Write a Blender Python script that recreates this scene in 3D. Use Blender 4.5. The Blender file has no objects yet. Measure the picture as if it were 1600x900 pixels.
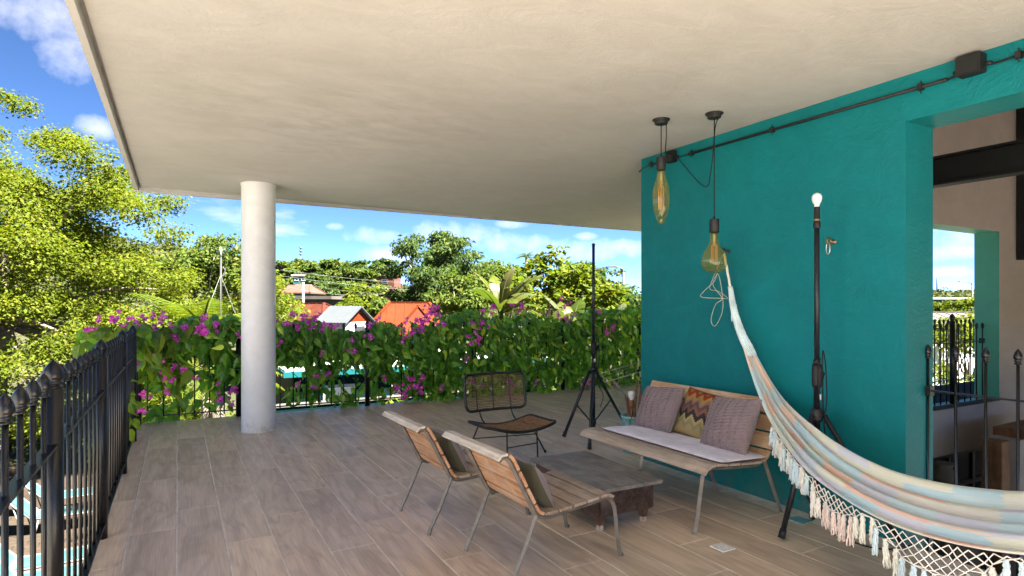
import bpy, math, random
import numpy as np
from mathutils import Vector, Matrix, Euler

scene = bpy.context.scene
R = math.radians
# ------------------------------------------------------------------ camera
CAM_H = 1.4
YAW = R(29.17)
FPX = 937.0                      # focal length in photo pixels (1600 wide)
cam_d = bpy.data.cameras.new('camera')
cam = bpy.data.objects.new('camera', cam_d)
scene.collection.objects.link(cam)
cam.location = (0, 0, CAM_H)
cam.rotation_euler = (R(90), 0, -YAW)
cam_d.sensor_width = 36.0
cam_d.lens = FPX / 1600 * 36.0
cam_d.shift_y = 28 / 1600
cam_d.clip_start = 0.05
cam_d.clip_end = 3000
scene.camera = cam

# ------------------------------------------------------------------ sky + sun + exposure
SUN_EL, SUN_AZ = R(57), math.atan2(0.56, -0.83)       # azimuth from +Y towards +X
SUN_STRENGTH, SKY_STRENGTH, EXPOSURE = 5.0, 0.05, 3.62
to_sun = Vector((math.cos(SUN_EL) * math.sin(SUN_AZ), math.cos(SUN_EL) * math.cos(SUN_AZ), math.sin(SUN_EL)))
sun_d = bpy.data.lights.new('sun', 'SUN')
sun = bpy.data.objects.new('sun', sun_d)
scene.collection.objects.link(sun)
sun.location = to_sun * 60
sun.rotation_euler = to_sun.to_track_quat('Z', 'Y').to_euler()
sun_d.energy = SUN_STRENGTH
sun_d.angle = R(0.53)
sun_d.color = (1.0, 0.94, 0.84)

world = bpy.data.worlds.new('World')
scene.world = world
world.use_nodes = True
wt = world.node_tree
wt.nodes.clear()
def WN(kind, **kw):
    n = wt.nodes.new(kind)
    for k, v in kw.items(): setattr(n, k, v)
    return n
def wl(a, b): wt.links.new(a, b)
def wmath(op, a, b=None, c=None, clamp=False):
    n = WN('ShaderNodeMath', operation=op, use_clamp=clamp)
    for i, x in enumerate((a, b, c)):
        if x is None: continue
        if isinstance(x, (int, float)): n.inputs[i].default_value = x
        else: wl(x, n.inputs[i])
    return n.outputs[0]
sky = WN('ShaderNodeTexSky', sky_type='NISHITA')
sky.sun_disc = False
sky.sun_elevation = SUN_EL
sky.sun_rotation = SUN_AZ
sky.air_density = 0.185
sky.dust_density = 0.0
sky.ozone_density = 1.0
hsv = WN('ShaderNodeHueSaturation')
hsv.inputs['Saturation'].default_value = 1.13
wl(sky.outputs[0], hsv.inputs['Color'])
tc = WN('ShaderNodeTexCoord')
sep = WN('ShaderNodeSeparateXYZ'); wl(tc.outputs['Generated'], sep.inputs[0])
dx, dy, dz = sep.outputs
zz = wmath('ADD', wmath('MAXIMUM', dz, 0.0), 0.16)
comb = WN('ShaderNodeCombineXYZ')
wl(wmath('DIVIDE', dx, zz), comb.inputs[0]); wl(wmath('DIVIDE', dy, zz), comb.inputs[1]); wl(wmath('MULTIPLY', dz, 3.0), comb.inputs[2])
nz = WN('ShaderNodeTexNoise'); nz.inputs['Scale'].default_value = 0.85; nz.inputs['Detail'].default_value = 7; nz.inputs['Roughness'].default_value = 0.55
off = WN('ShaderNodeVectorMath', operation='ADD'); wl(comb.outputs[0], off.inputs[0]); off.inputs[1].default_value = (3.1, 7.7, 1.0)
wl(off.outputs[0], nz.inputs['Vector'])
ramp = WN('ShaderNodeMapRange'); ramp.inputs['From Min'].default_value = 0.62; ramp.inputs['From Max'].default_value = 0.80
wl(nz.outputs[0], ramp.inputs['Value'])
mask = ramp.outputs[0]
# the clouds of the view, as soft elliptical banks broken up by noise: (azimuth deg from +Y, elevation deg, half width deg, half height deg)
nz2 = WN('ShaderNodeTexNoise'); nz2.inputs['Scale'].default_value = 22.0; nz2.inputs['Detail'].default_value = 6; nz2.inputs['Roughness'].default_value = 0.6
wl(tc.outputs['Generated'], nz2.inputs['Vector'])
az = wmath('MULTIPLY', wmath('ARCTAN2', dx, dy), 57.29578)
el = wmath('MULTIPLY', wmath('ARCSINE', dz), 57.29578)
def pix_dir(x, y):
    u, v = (x - 800) / FPX, (478 - y) / FPX
    return math.degrees(YAW + math.atan(u)), math.degrees(math.atan2(v, math.hypot(1, u)))
CLOUDS = [(705, 368, 4.6, 1.3), (805, 380, 4.2, 1.0), (590, 369, 3.0, .9), (610, 398, 3.2, 1.0), (900, 392, 5.5, 1.2), (800, 349, 1.6, .5),
          (155, 200, 1.5, .9), (112, 92, 2.2, 2.0), (75, 12, 5.5, 2.4), (526, 354, .9, .4), (915, 370, 1.2, .4), (980, 388, 3, .9),
          (1480, 392, 3.6, .8), (1500, 372, 4.0, .9), (1490, 352, 5.0, 1.2), (1470, 425, 2.5, .5)]
for (px, py, hw, hh) in CLOUDS:
    a0, e0 = pix_dir(px, py)
    qa = wmath('DIVIDE', wmath('SUBTRACT', az, a0), hw)
    qe = wmath('DIVIDE', wmath('SUBTRACT', el, e0), hh)
    d2 = wmath('ADD', wmath('MULTIPLY', qa, qa), wmath('MULTIPLY', qe, qe))
    s = wmath('SUBTRACT', wmath('ADD', wmath('MULTIPLY', nz2.outputs[0], 3.6), -0.75), d2)
    m = wmath('MULTIPLY', s, 0.34, clamp=True)
    mask = wmath('MAXIMUM', mask, m)
mask = wmath('MULTIPLY', mask, 0.75)
cmix = WN('ShaderNodeMix', data_type='RGBA')
wl(mask, cmix.inputs['Factor']); wl(hsv.outputs[0], cmix.inputs['A'])
CLOUD_COL = (3.3, 3.2, 3.3, 1)
cmix.inputs['B'].default_value = CLOUD_COL
bg = WN('ShaderNodeBackground'); bg.inputs['Strength'].default_value = SKY_STRENGTH
wl(cmix.outputs['Result'], bg.inputs['Color'])
wo = WN('ShaderNodeOutputWorld'); wl(bg.outputs[0], wo.inputs[0])

vs = scene.view_settings
vs.view_transform = 'Standard'; vs.look = 'None'; vs.gamma = 1.0; vs.use_curve_mapping = False
vs.exposure = EXPOSURE
scene.render.engine = 'CYCLES'
cy = scene.cycles
cy.use_denoising = True
cy.max_bounces = 10; cy.diffuse_bounces = 6; cy.glossy_bounces = 4; cy.transmission_bounces = 6; cy.transparent_max_bounces = 12
cy.sample_clamp_indirect = 8
cy.caustics_reflective = False; cy.caustics_refractive = False

# ------------------------------------------------------------------ geometry helpers
SA, CA = math.sin(YAW), math.cos(YAW)
def at(x, y, t):                       # photo pixel at depth t metres along the optical axis
    u, v = (x - 800) / FPX, (478 - y) / FPX
    return Vector((t * (SA + u * CA), t * (CA - u * SA), CAM_H + v * t))
def on_z(x, y, z=0.0): return at(x, y, (CAM_H - z) * FPX / (y - 478))
def on_x(x, y, X):
    u = (x - 800) / FPX
    return at(x, y, X / (SA + u * CA))
def on_y(x, y, Y):
    u = (x - 800) / FPX
    return at(x, y, Y / (CA - u * SA))

def link(o): scene.collection.objects.link(o); return o

class MB:
    """collects boxes, bars, tubes and lathes; build() links them as one mesh object"""
    def __init__(s): s.v = []; s.f = []; s.sm = []; s.mi = []
    def add(s, vs, fs, smooth=False, mi=0):
        b = len(s.v)
        s.v.extend([tuple(p) for p in vs])
        for f in fs:
            s.f.append(tuple(i + b for i in f)); s.sm.append(smooth); s.mi.append(mi)
        return s
    def box(s, x0, x1, y0, y1, z0, z1, mi=0):
        return s.add([(x0, y0, z0), (x1, y0, z0), (x1, y1, z0), (x0, y1, z0), (x0, y0, z1), (x1, y0, z1), (x1, y1, z1), (x0, y1, z1)],
                     [(0, 3, 2, 1), (4, 5, 6, 7), (0, 1, 5, 4), (1, 2, 6, 5), (2, 3, 7, 6), (3, 0, 4, 7)], False, mi)
    def obox(s, c, size, M=None, ch=0.0, mi=0):
        """oriented box with chamfered edges along its longest two axes (ch metres)"""
        M = M or Matrix.Identity(3)
        hx, hy, hz = size[0] / 2, size[1] / 2, size[2] / 2
        c = Vector(c)
        if ch <= 0:
            P = [(-hx, -hy, -hz), (hx, -hy, -hz), (hx, hy, -hz), (-hx, hy, -hz), (-hx, -hy, hz), (hx, -hy, hz), (hx, hy, hz), (-hx, hy, hz)]
            F = [(0, 3, 2, 1), (4, 5, 6, 7), (0, 1, 5, 4), (1, 2, 6, 5), (2, 3, 7, 6), (3, 0, 4, 7)]
        else:
            P = []
            for z, i in ((-hz, ch), (-hz + ch, 0), (hz - ch, 0), (hz, ch)):
                P += [(-hx + i, -hy + i, z), (hx - i, -hy + i, z), (hx - i, hy - i, z), (-hx + i, hy - i, z)]
            F = [(3, 2, 1, 0), (12, 13, 14, 15)]
            for k in range(3):
                for j in range(4):
                    F.append((k * 4 + j, k * 4 + (j + 1) % 4, k * 4 + 4 + (j + 1) % 4, k * 4 + 4 + j))
        return s.add([c + M @ Vector(p) for p in P], F, False, mi)
    def bar(s, p, q, w, h, up=(0, 0, 1), ch=0.0):
        p, q = Vector(p), Vector(q)
        d = q - p; L = d.length; d = d / L
        up = Vector(up)
        sd = d.cross(up)
        if sd.length < 1e-4: sd = d.cross(Vector((1, 0, 0)))
        sd.normalize(); u2 = sd.cross(d)
        M = Matrix((d, sd, u2)).transposed()
        return s.obox((p + q) / 2, (L, w, h), M, ch)
    def tube(s, pts, r, n=8, cap=True, closed=False, flat=1.0):
        pts = [Vector(p) for p in pts]
        m = len(pts)
        rs = [r] * m if isinstance(r, (int, float)) else list(r)
        tang = []
        for i in range(m):
            a = pts[i - 1] if (i > 0 or closed) else pts[0]
            b = pts[(i + 1) % m] if (i < m - 1 or closed) else pts[-1]
            d = b - a
            tang.append(d.normalized() if d.length > 1e-9 else Vector((0, 0, 1)))
        ref = Vector((0, 0, 1)) if abs(tang[0].z) < 0.9 else Vector((1, 0, 0))
        nrm = (ref - tang[0] * ref.dot(tang[0])).normalized()
        vs, fs = [], []
        for i in range(m):
            nrm = nrm - tang[i] * nrm.dot(tang[i])
            nrm = nrm.normalized() if nrm.length > 1e-6 else tang[i].orthogonal().normalized()
            bn = tang[i].cross(nrm)
            for k in range(n):
                a = 2 * math.pi * k / n
                vs.append(pts[i] + (nrm * math.cos(a) + bn * (math.sin(a) * flat)) * rs[i])
        for i in range(m if closed else m - 1):
            j = (i + 1) % m
            for k in range(n):
                fs.append((i * n + k, i * n + (k + 1) % n, j * n + (k + 1) % n, j * n + k))
        if cap and not closed:
            fs.append(tuple(range(n - 1, -1, -1))); fs.append(tuple((m - 1) * n + k for k in range(n)))
        return s.add(vs, fs, n > 4)
    def lathe(s, prof, c=(0, 0, 0), n=16, smooth=True):
        vs, fs = [], []
        for (r, z) in prof:
            for k in range(n):
                a = 2 * math.pi * k / n
                vs.append((c[0] + r * math.cos(a), c[1] + r * math.sin(a), c[2] + z))
        m = len(prof)
        for i in range(m - 1):
            for k in range(n):
                fs.append((i * n + k, i * n + (k + 1) % n, (i + 1) * n + (k + 1) % n, (i + 1) * n + k))
        fs.append(tuple(range(n - 1, -1, -1))); fs.append(tuple((m - 1) * n + k for k in range(n)))
        return s.add(vs, fs, smooth)
    def prism(s, poly, axis, a, b, mi=0):
        """extrude a polygon of (p,q) along axis 'x','y' or 'z' from a to b"""
        def pt(p, q, w): return {'x': (w, p, q), 'y': (p, w, q), 'z': (p, q, w)}[axis]
        n = len(poly)
        vs = [pt(p, q, a) for p, q in poly] + [pt(p, q, b) for p, q in poly]
        fs = [tuple(range(n)), tuple(range(2 * n - 1, n - 1, -1))]
        for i in range(n):
            j = (i + 1) % n
            fs.append((i, i + n, j + n, j))
        return s.add(vs, fs, False, mi)
    def mesh(s, name, mats, org=None):
        me = bpy.data.meshes.new(name)
        v = s.v if org is None else [(p[0] - org[0], p[1] - org[1], p[2] - org[2]) for p in s.v]
        me.from_pydata(v, [], s.f)
        me.polygons.foreach_set('use_smooth', s.sm)
        for m in (mats if isinstance(mats, (list, tuple)) else [mats]): me.materials.append(m)
        if any(s.mi): me.polygons.foreach_set('material_index', s.mi)
        me.update()
        import bmesh
        bm = bmesh.new(); bm.from_mesh(me)
        bmesh.ops.recalc_face_normals(bm, faces=bm.faces)
        bm.to_mesh(me); bm.free()
        return me
    def build(s, name, mats, parent=None, world=False, bevel=0.0, loc=None):
        org = None
        if world and parent is not None:
            o = parent; org = Vector((0, 0, 0))
            while o is not None: org += Vector(o.location); o = o.parent
        me = s.mesh(name, mats, org)
        ob = link(bpy.data.objects.new(name, me))
        if parent is not None: ob.parent = parent
        if loc is not None: ob.location = loc
        if bevel > 0:
            b = ob.modifiers.new('edges', 'BEVEL'); b.width = bevel; b.segments = 2; b.limit_method = 'ANGLE'; b.angle_limit = R(40)
        return ob

def tag(o, label=None, cat=None, group=None, kind=None):
    if label: o['label'] = label
    if cat: o['category'] = cat
    if group: o['group'] = group
    if kind: o['kind'] = kind
    return o
def thing(name, label, cat, loc=(0, 0, 0), rz=0.0, group=None):
    o = link(bpy.data.objects.new(name, None))
    o.empty_display_size = 0.1
    o.location = loc; o.rotation_euler = (0, 0, rz)
    return tag(o, label, cat, group)
def copy_tree(o, parent=None):
    c = link(o.copy())
    if parent is not None: c.parent = parent
    for ch in list(o.children): copy_tree(ch, c)
    return c

def np_mesh(name, V, F, mats, smooth=False):
    """V (n,3) float array, F (m,k) int array, all faces with k corners"""
    me = bpy.data.meshes.new(name)
    k = F.shape[1]
    me.vertices.add(len(V)); me.vertices.foreach_set('co', np.asarray(V, np.float32).ravel())
    me.loops.add(F.size); me.loops.foreach_set('vertex_index', F.astype(np.int32).ravel())
    me.polygons.add(len(F)); me.polygons.foreach_set('loop_start', np.arange(0, F.size, k, dtype=np.int32))
    me.polygons.foreach_set('loop_total', np.full(len(F), k, np.int32))
    me.polygons.foreach_set('use_smooth', np.full(len(F), smooth))
    for m in (mats if isinstance(mats, (list, tuple)) else [mats]): me.materials.append(m)
    me.update(calc_edges=True); me.validate()
    return me
def rots(rng, n, ax, ay, az):
    """n rotation matrices from euler angle arrays"""
    cx, sx, cy_, sy, cz, sz = np.cos(ax), np.sin(ax), np.cos(ay), np.sin(ay), np.cos(az), np.sin(az)
    Z = np.zeros(n); O = np.ones(n)
    Rx = np.stack([O, Z, Z, Z, cx, -sx, Z, sx, cx], 1).reshape(n, 3, 3)
    Ry = np.stack([cy_, Z, sy, Z, O, Z, -sy, Z, cy_], 1).reshape(n, 3, 3)
    Rz = np.stack([cz, -sz, Z, sz, cz, Z, Z, Z, O], 1).reshape(n, 3, 3)
    return Rz @ Ry @ Rx
def scatter(tv, tf, pos, rot, scale):
    """copies of a template (tv, tf) -> V, F"""
    n, k = len(pos), len(tv)
    V = np.einsum('nij,kj->nki', rot, tv) * scale[:, None, None] + pos[:, None, :]
    F = tf[None, :, :] + (np.arange(n) * k)[:, None, None]
    return V.reshape(-1, 3), F.reshape(-1, tf.shape[1])
def np_obj(name, V, F, mats, parent=None, smooth=False):
    o = link(bpy.data.objects.new(name, np_mesh(name, V, F, mats, smooth)))
    if parent is not None: o.parent = parent
    return o
def catmull(P, n):
    P = [Vector(p) for p in P]
    Q = [2 * P[0] - P[1]] + P + [2 * P[-1] - P[-2]]
    out = []
    for i in range(len(P) - 1):
        a, b, c, d = Q[i:i + 4]
        for k in range(n):
            t = k / n
            out.append(0.5 * ((2 * b) + (c - a) * t + (2 * a - 5 * b + 4 * c - d) * t * t + (3 * b - a - 3 * c + d) * t ** 3))
    out.append(P[-1])
    return out
# ------------------------------------------------------------------ materials
class NT:
    def __init__(s, name):
        s.m = bpy.data.materials.new(name); s.m.use_nodes = True
        s.t = s.m.node_tree; s.t.nodes.clear()
        s.out = s.n('ShaderNodeOutputMaterial')
    def n(s, kind, **kw):
        x = s.t.nodes.new(kind)
        for k, v in kw.items(): setattr(x, k, v)
        return x
    def l(s, a, b): s.t.links.new(a, b)
    def put(s, sock, val):
        if val is None: return
        if hasattr(val, 'is_output'): s.l(val, sock)
        else: sock.default_value = val
    def math(s, op, a, b=None, c=None, clamp=False):
        x = s.n('ShaderNodeMath', operation=op, use_clamp=clamp)
        for i, q in enumerate((a, b, c)): s.put(x.inputs[i], q) if q is not None else None
        return x.outputs[0]
    def coord(s, kind='Object', scale=(1, 1, 1), loc=(0, 0, 0), rot=(0, 0, 0)):
        c = s.n('ShaderNodeTexCoord'); mp = s.n('ShaderNodeMapping')
        s.l(c.outputs[kind], mp.inputs[0])
        mp.inputs['Scale'].default_value = scale; mp.inputs['Location'].default_value = loc; mp.inputs['Rotation'].default_value = rot
        return mp.outputs[0]
    def noise(s, vec, scale, detail=4, rough=0.55, dist=0.0):
        x = s.n('ShaderNodeTexNoise')
        if vec is not None: s.l(vec, x.inputs['Vector'])
        x.inputs['Scale'].default_value = scale; x.inputs['Detail'].default_value = detail
        x.inputs['Roughness'].default_value = rough; x.inputs['Distortion'].default_value = dist
        return x.outputs[0]
    def ramp(s, fac, stops, interp='LINEAR'):
        x = s.n('ShaderNodeValToRGB'); cr = x.color_ramp; cr.interpolation = interp
        while len(cr.elements) < len(stops): cr.elements.new(0.5)
        for e, (p, c) in zip(cr.elements, stops):
            e.position = p; e.color = (*c, 1) if len(c) == 3 else c
        s.put(x.inputs[0], fac)
        return x.outputs[0]
    def mix(s, fac, a, b, blend='MIX'):
        x = s.n('ShaderNodeMix', data_type='RGBA', blend_type=blend)
        s.put(x.inputs['Factor'], fac)
        for k, q in (('A', a), ('B', b)):
            if isinstance(q, tuple): q = (*q, 1) if len(q) == 3 else q
            s.put(x.inputs[k], q)
        return x.outputs['Result']
    def bump(s, h, strength, dist=0.01, nrm=None):
        x = s.n('ShaderNodeBump'); x.inputs['Strength'].default_value = strength; x.inputs['Distance'].default_value = dist
        s.l(h, x.inputs['Height'])
        if nrm is not None: s.l(nrm, x.inputs['Normal'])
        return x.outputs[0]
    def pbr(s, col, rough=0.6, metal=0.0, bump=None, spec=0.5, **kw):
        p = s.n('ShaderNodeBsdfPrincipled')
        if isinstance(col, tuple): col = (*col, 1) if len(col) == 3 else col
        s.put(p.inputs['Base Color'], col); s.put(p.inputs['Roughness'], rough); s.put(p.inputs['Metallic'], metal)
        s.put(p.inputs['Specular IOR Level'], spec)
        if bump is not None: s.l(bump, p.inputs['Normal'])
        for k, v in kw.items(): s.put(p.inputs[k.replace('_', ' ')], v)
        return p.outputs[0]
    def done(s, sh): s.l(sh, s.out.inputs[0]); return s.m

def plain(name, col, rough=0.6, metal=0.0, var=0.15, scale=6.0, bump=0.1, bscale=40.0, spec=0.5, stretch=(1, 1, 1)):
    k = NT(name); v = k.coord('Object', stretch)
    a = tuple(c * (1 - var) for c in col); b = tuple(min(1, c * (1 + var)) for c in col)
    c = k.ramp(k.noise(v, scale, 5), [(0.3, a), (0.7, b)])
    bm = k.bump(k.noise(v, bscale, 5), bump, 0.004) if bump else None
    return k.done(k.pbr(c, rough, metal, bm, spec))

def leafmat(name, c1, c2, c3=None, trans=0.45, rough=0.6, per='island', spec=0.12, gain=0.42):
    """c1..c2 spread over the leaves at random, a few in c3; light passes through"""
    k = NT(name)
    if per == 'island': rnd = k.n('ShaderNodeNewGeometry').outputs['Random Per Island']
    else: rnd = k.n('ShaderNodeObjectInfo').outputs['Random']
    st = [(0.0, c1), (0.85, c2)] + ([(0.95, c3)] if c3 else [])
    st = [(a_, tuple(v_ * gain for v_ in c_)) for a_, c_ in st]
    col = k.ramp(rnd, st)
    n = k.noise(k.coord('Object'), 0.6, 3)
    col = k.mix(0.55, col, k.mix(1.0, col, k.ramp(n, [(0.3, (0.55, 0.62, 0.5)), (0.7, (1.3, 1.25, 1.0))]), 'MULTIPLY'))
    p = k.pbr(col, rough, 0, None, spec)
    t = k.n('ShaderNodeBsdfTranslucent'); k.l(k.mix(1.0, col, (1.25, 1.3, 0.55), 'MULTIPLY'), t.inputs[0])
    m = k.n('ShaderNodeMixShader'); m.inputs[0].default_value = trans
    k.l(p, m.inputs[1]); k.l(t.outputs[0], m.inputs[2])
    return k.done(m.outputs[0])

MT = {}
# wood-look porcelain plank: grain along Y, a different offset and tone for each plank
k = NT('porcelain_plank')
oi = k.n('ShaderNodeObjectInfo').outputs['Random']
offv = k.n('ShaderNodeCombineXYZ')
k.l(k.math('MULTIPLY', oi, 37.0), offv.inputs[0]); k.l(k.math('MULTIPLY', oi, 91.0), offv.inputs[1])
va = k.n('ShaderNodeVectorMath', operation='ADD'); k.l(k.coord('Object', (1, 1, 1)), va.inputs[0]); k.l(offv.outputs[0], va.inputs[1])
def vscale(k, v, sc):
    x = k.n('ShaderNodeVectorMath', operation='MULTIPLY'); k.l(v, x.inputs[0]); x.inputs[1].default_value = sc
    return x.outputs[0]
wp_ = k.noise(vscale(k, va.outputs[0], (3.4, 0.75, 1)), 1.0, 3, 0.5, 0.35)            # cathedral figure: contour lines of a stretched field
ring = k.math('SINE', k.math('MULTIPLY', wp_, 46.0))
g1 = k.noise(vscale(k, va.outputs[0], (7, 0.8, 1)), 1.5, 5, 0.55, 0.5)
g2 = k.noise(vscale(k, va.outputs[0], (75, 1.6, 1)), 2.0, 4, 0.6, 0.2)
g3 = k.noise(vscale(k, va.outputs[0], (4.2, 1.5, 1)), 1.3, 4, 0.55, 0.6)
base = k.ramp(g1, [(0.3, (0.57, 0.435, 0.315)), (0.5, (0.71, 0.56, 0.42)), (0.7, (0.79, 0.64, 0.49))])
base = k.mix(0.55, base, k.mix(1.0, base, k.ramp(g2, [(0.32, (0.66, 0.64, 0.62)), (0.68, (1.18, 1.18, 1.18))]), 'MULTIPLY'))
base = k.mix(0.5, base, k.mix(1.0, base, k.ramp(k.math('ADD', k.math('MULTIPLY', ring, 0.5), 0.5), [(0.0, (0.80, 0.78, 0.76)), (0.45, (1.06, 1.06, 1.06))]), 'MULTIPLY'))
base = k.mix(k.ramp(g3, [(0.58, (0, 0, 0)), (0.78, (0.62, 0.62, 0.62))]), base, (0.34, 0.25, 0.185))
base = k.mix(1.0, base, k.ramp(oi, [(0.0, (0.84, 0.84, 0.85)), (1.0, (1.1, 1.08, 1.06))]), 'MULTIPLY')
sm = k.noise(k.coord('Object'), 3.0, 4)
MT['tile'] = k.done(k.pbr(base, k.ramp(sm, [(0.3, (0.30,) * 3), (0.7, (0.46,) * 3)]), 0, k.bump(g2, 0.12, 0.002), 0.5))
MT['grout'] = plain('light_grout', (0.74, 0.67, 0.58), 0.9, 0, 0.2, 9, 0.2)

def plaster(name, col, col2, rough, streak=None, bump=0.35, spec=0.4):
    k = NT(name); v = k.coord('Object')
    a = k.noise(v, 0.55, 5, 0.6, 0.6); b = k.noise(vscale(k, v, (1.0, 1.7, 1.7)), 3.4, 7, 0.68, 0.8); c = k.noise(v, 55, 4, 0.6)
    cc = k.mix(k.ramp(a, [(0.38, (0,) * 3), (0.62, (1,) * 3)]), col, col2)
    cc = k.mix(0.35, cc, k.mix(1.0, cc, k.ramp(b, [(0.3, (0.78, 0.78, 0.77)), (0.7, (1.14, 1.14, 1.14))]), 'MULTIPLY'))
    if streak is not None: cc = streak(k, v, cc)
    h = k.math('ADD', k.math('MULTIPLY', b, 1.0), k.math('MULTIPLY', c, 0.22))
    return k.done(k.pbr(cc, rough, 0, k.bump(h, bump, 0.012), spec))
def damp(k, v, cc):            # the greyish patch of old damp on the ceiling, between column and wall
    sx = k.n('ShaderNodeSeparateXYZ'); k.l(v, sx.inputs[0])
    qx = k.math('DIVIDE', k.math('SUBTRACT', sx.outputs[0], 1.45), 1.3); qy = k.math('DIVIDE', k.math('SUBTRACT', sx.outputs[1], -3.6), 1.5)
    d = k.math('ADD', k.math('MULTIPLY', qx, qx), k.math('MULTIPLY', qy, qy))
    n = k.noise(vscale(k, v, (1.0, 2.0, 1.0)), 2.4, 8, 0.74, 0.8)
    m = k.math('MULTIPLY', k.math('SUBTRACT', 1.0, d, None, True), k.ramp(n, [(0.42, (0,) * 3), (0.70, (0.6,) * 3)]), None, True)
    return k.mix(m, cc, (0.29, 0.275, 0.25))
def scuff(k, v, cc):           # worn, chalky strokes and scrapes in the paint
    n = k.noise(vscale(k, v, (6, 1.2, 5)), 1.6, 8, 0.75, 1.4)
    cc = k.mix(k.ramp(n, [(0.55, (0,) * 3), (0.75, (0.35,) * 3)]), cc, (0.008, 0.22, 0.235))
    d = k.noise(vscale(k, v, (9, 9, 9)), 2.0, 6, 0.8, 0.5)
    cc = k.mix(k.ramp(d, [(0.66, (0,) * 3), (0.74, (0.55,) * 3)]), cc, (0.004, 0.10, 0.115))
    sz = k.n('ShaderNodeSeparateXYZ'); k.l(v, sz.inputs[0])                       # splash dirt along the foot of the wall
    foot = k.math('SUBTRACT', 1.0, k.math('DIVIDE', k.math('ABSOLUTE', sz.outputs[2]), 0.34), None, True)
    sp = k.math('MULTIPLY', foot, k.ramp(k.noise(vscale(k, v, (5, 5, 2.2)), 2.4, 7, 0.75, 0.8), [(0.42, (0,) * 3), (0.68, (0.8,) * 3)]), None, True)
    return k.mix(sp, cc, (0.09, 0.115, 0.105))
def colfoot(k, v, cc):         # scuffs round the foot of the column
    sz = k.n('ShaderNodeSeparateXYZ'); k.l(v, sz.inputs[0])
    foot = k.math('SUBTRACT', 1.0, k.math('DIVIDE', sz.outputs[2], 0.22), None, True)
    sp = k.math('MULTIPLY', foot, k.ramp(k.noise(v, 16, 7, 0.75), [(0.40, (0,) * 3), (0.66, (0.85,) * 3)]), None, True)
    return k.mix(sp, cc, (0.36, 0.33, 0.29))
MT['ceiling'] = plaster('ceiling_plaster', (0.485, 0.482, 0.478), (0.44, 0.436, 0.428), 0.75, damp, 0.4)
MT['teal'] = plaster('teal_wall_paint', (0.003, 0.178, 0.196), (0.003, 0.135, 0.150), 0.42, scuff, 0.9, 0.22)
MT['mint'] = plaster('green_wall_paint', (0.10, 0.42, 0.32), (0.09, 0.36, 0.28), 0.5)
MT['greywall'] = plaster('grey_inner_plaster', (0.36, 0.31, 0.30), (0.31, 0.27, 0.255), 0.7)
MT['white'] = plaster('white_plaster', (0.80, 0.79, 0.77), (0.72, 0.71, 0.69), 0.6, None, 0.25)
MT['column'] = plaster('white_column_paint', (0.75, 0.755, 0.78), (0.70, 0.705, 0.725), 0.42, colfoot, 0.12)
MT['black'] = plain('black_railing_paint', (0.0045, 0.0045, 0.0055), 0.34, 0.0, 0.3, 8, 0.15, 60)
MT['matte'] = plain('black_plastic', (0.008, 0.008, 0.009), 0.6, 0, 0.3, 9, 0.25, 80)
MT['blued'] = plain('dark_painted_steel', (0.011, 0.012, 0.016), 0.42, 0.1, 0.25, 9, 0.2, 60)
MT['steel'] = plain('raw_grey_steel', (0.165, 0.148, 0.13), 0.5, 0.15, 0.3, 14, 0.2, 70)
MT['fabric_black'] = plain('black_textile_cable', (0.006, 0.005, 0.005), 0.85, 0, 0.2, 30, 0.2, 200)
MT['wood_sign'] = None
def woodmat(name, c1, c2, c3, axis=(1.5, 28, 28), rough=0.7, bump=0.5, wear=None):
    k = NT(name)
    oi = k.n('ShaderNodeObjectInfo').outputs['Random']
    cb = k.n('ShaderNodeCombineXYZ'); k.l(k.math('MULTIPLY', oi, 31.0), cb.inputs[0]); k.l(k.math('MULTIPLY', oi, 17.0), cb.inputs[1]); k.l(k.math('MULTIPLY', oi, 53.0), cb.inputs[2])
    va = k.n('ShaderNodeVectorMath', operation='ADD'); k.l(k.coord('Object'), va.inputs[0]); k.l(cb.outputs[0], va.inputs[1])
    g = k.noise(vscale(k, va.outputs[0], axis), 1.6, 6, 0.62, 0.6)
    f = k.noise(vscale(k, va.outputs[0], tuple(a * 4 for a in axis)), 1.6, 3, 0.6)
    w = k.noise(va.outputs[0], 4.5, 5, 0.65)
    c = k.ramp(g, [(0.28, c1), (0.62, c2)])
    c = k.mix(k.ramp(w, [(0.45, (0,) * 3), (0.68, (0.85,) * 3)]), c, c3)
    c = k.mix(0.5, c, k.mix(1.0, c, k.ramp(f, [(0.3, (0.55,) * 3), (0.7, (1.3,) * 3)]), 'MULTIPLY'))
    return k.done(k.pbr(c, rough, 0, k.bump(k.math('ADD', g, f), bump, 0.003), 0.3))
MT['slat_back'] = woodmat('weathered_orange_slat', (0.36, 0.165, 0.08), (0.60, 0.33, 0.18), (0.64, 0.46, 0.33), (28, 1.2, 28))
MT['slat_seat'] = woodmat('grey_weathered_slat', (0.210, 0.150, 0.112), (0.405, 0.307, 0.232), (0.510, 0.420, 0.345), (28, 1.2, 28))
MT['slat_top'] = woodmat('bleached_top_slat', (0.405, 0.351, 0.290), (0.621, 0.553, 0.472), (0.702, 0.648, 0.581), (28, 1.2, 28))
MT['slat_bench'] = woodmat('bench_slat', (0.392, 0.232, 0.123), (0.609, 0.392, 0.232), (0.652, 0.478, 0.334), (28, 1.2, 28))
MT['slat_benchseat'] = woodmat('bench_seat_slat', (0.280, 0.217, 0.168), (0.434, 0.350, 0.280), (0.504, 0.420, 0.357), (28, 1.2, 28))
MT['tabletop'] = woodmat('grey_table_top', (0.115, 0.100, 0.088), (0.21, 0.185, 0.165), (0.30, 0.275, 0.25), (18, 1.2, 18), 0.55, 0.3)
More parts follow.
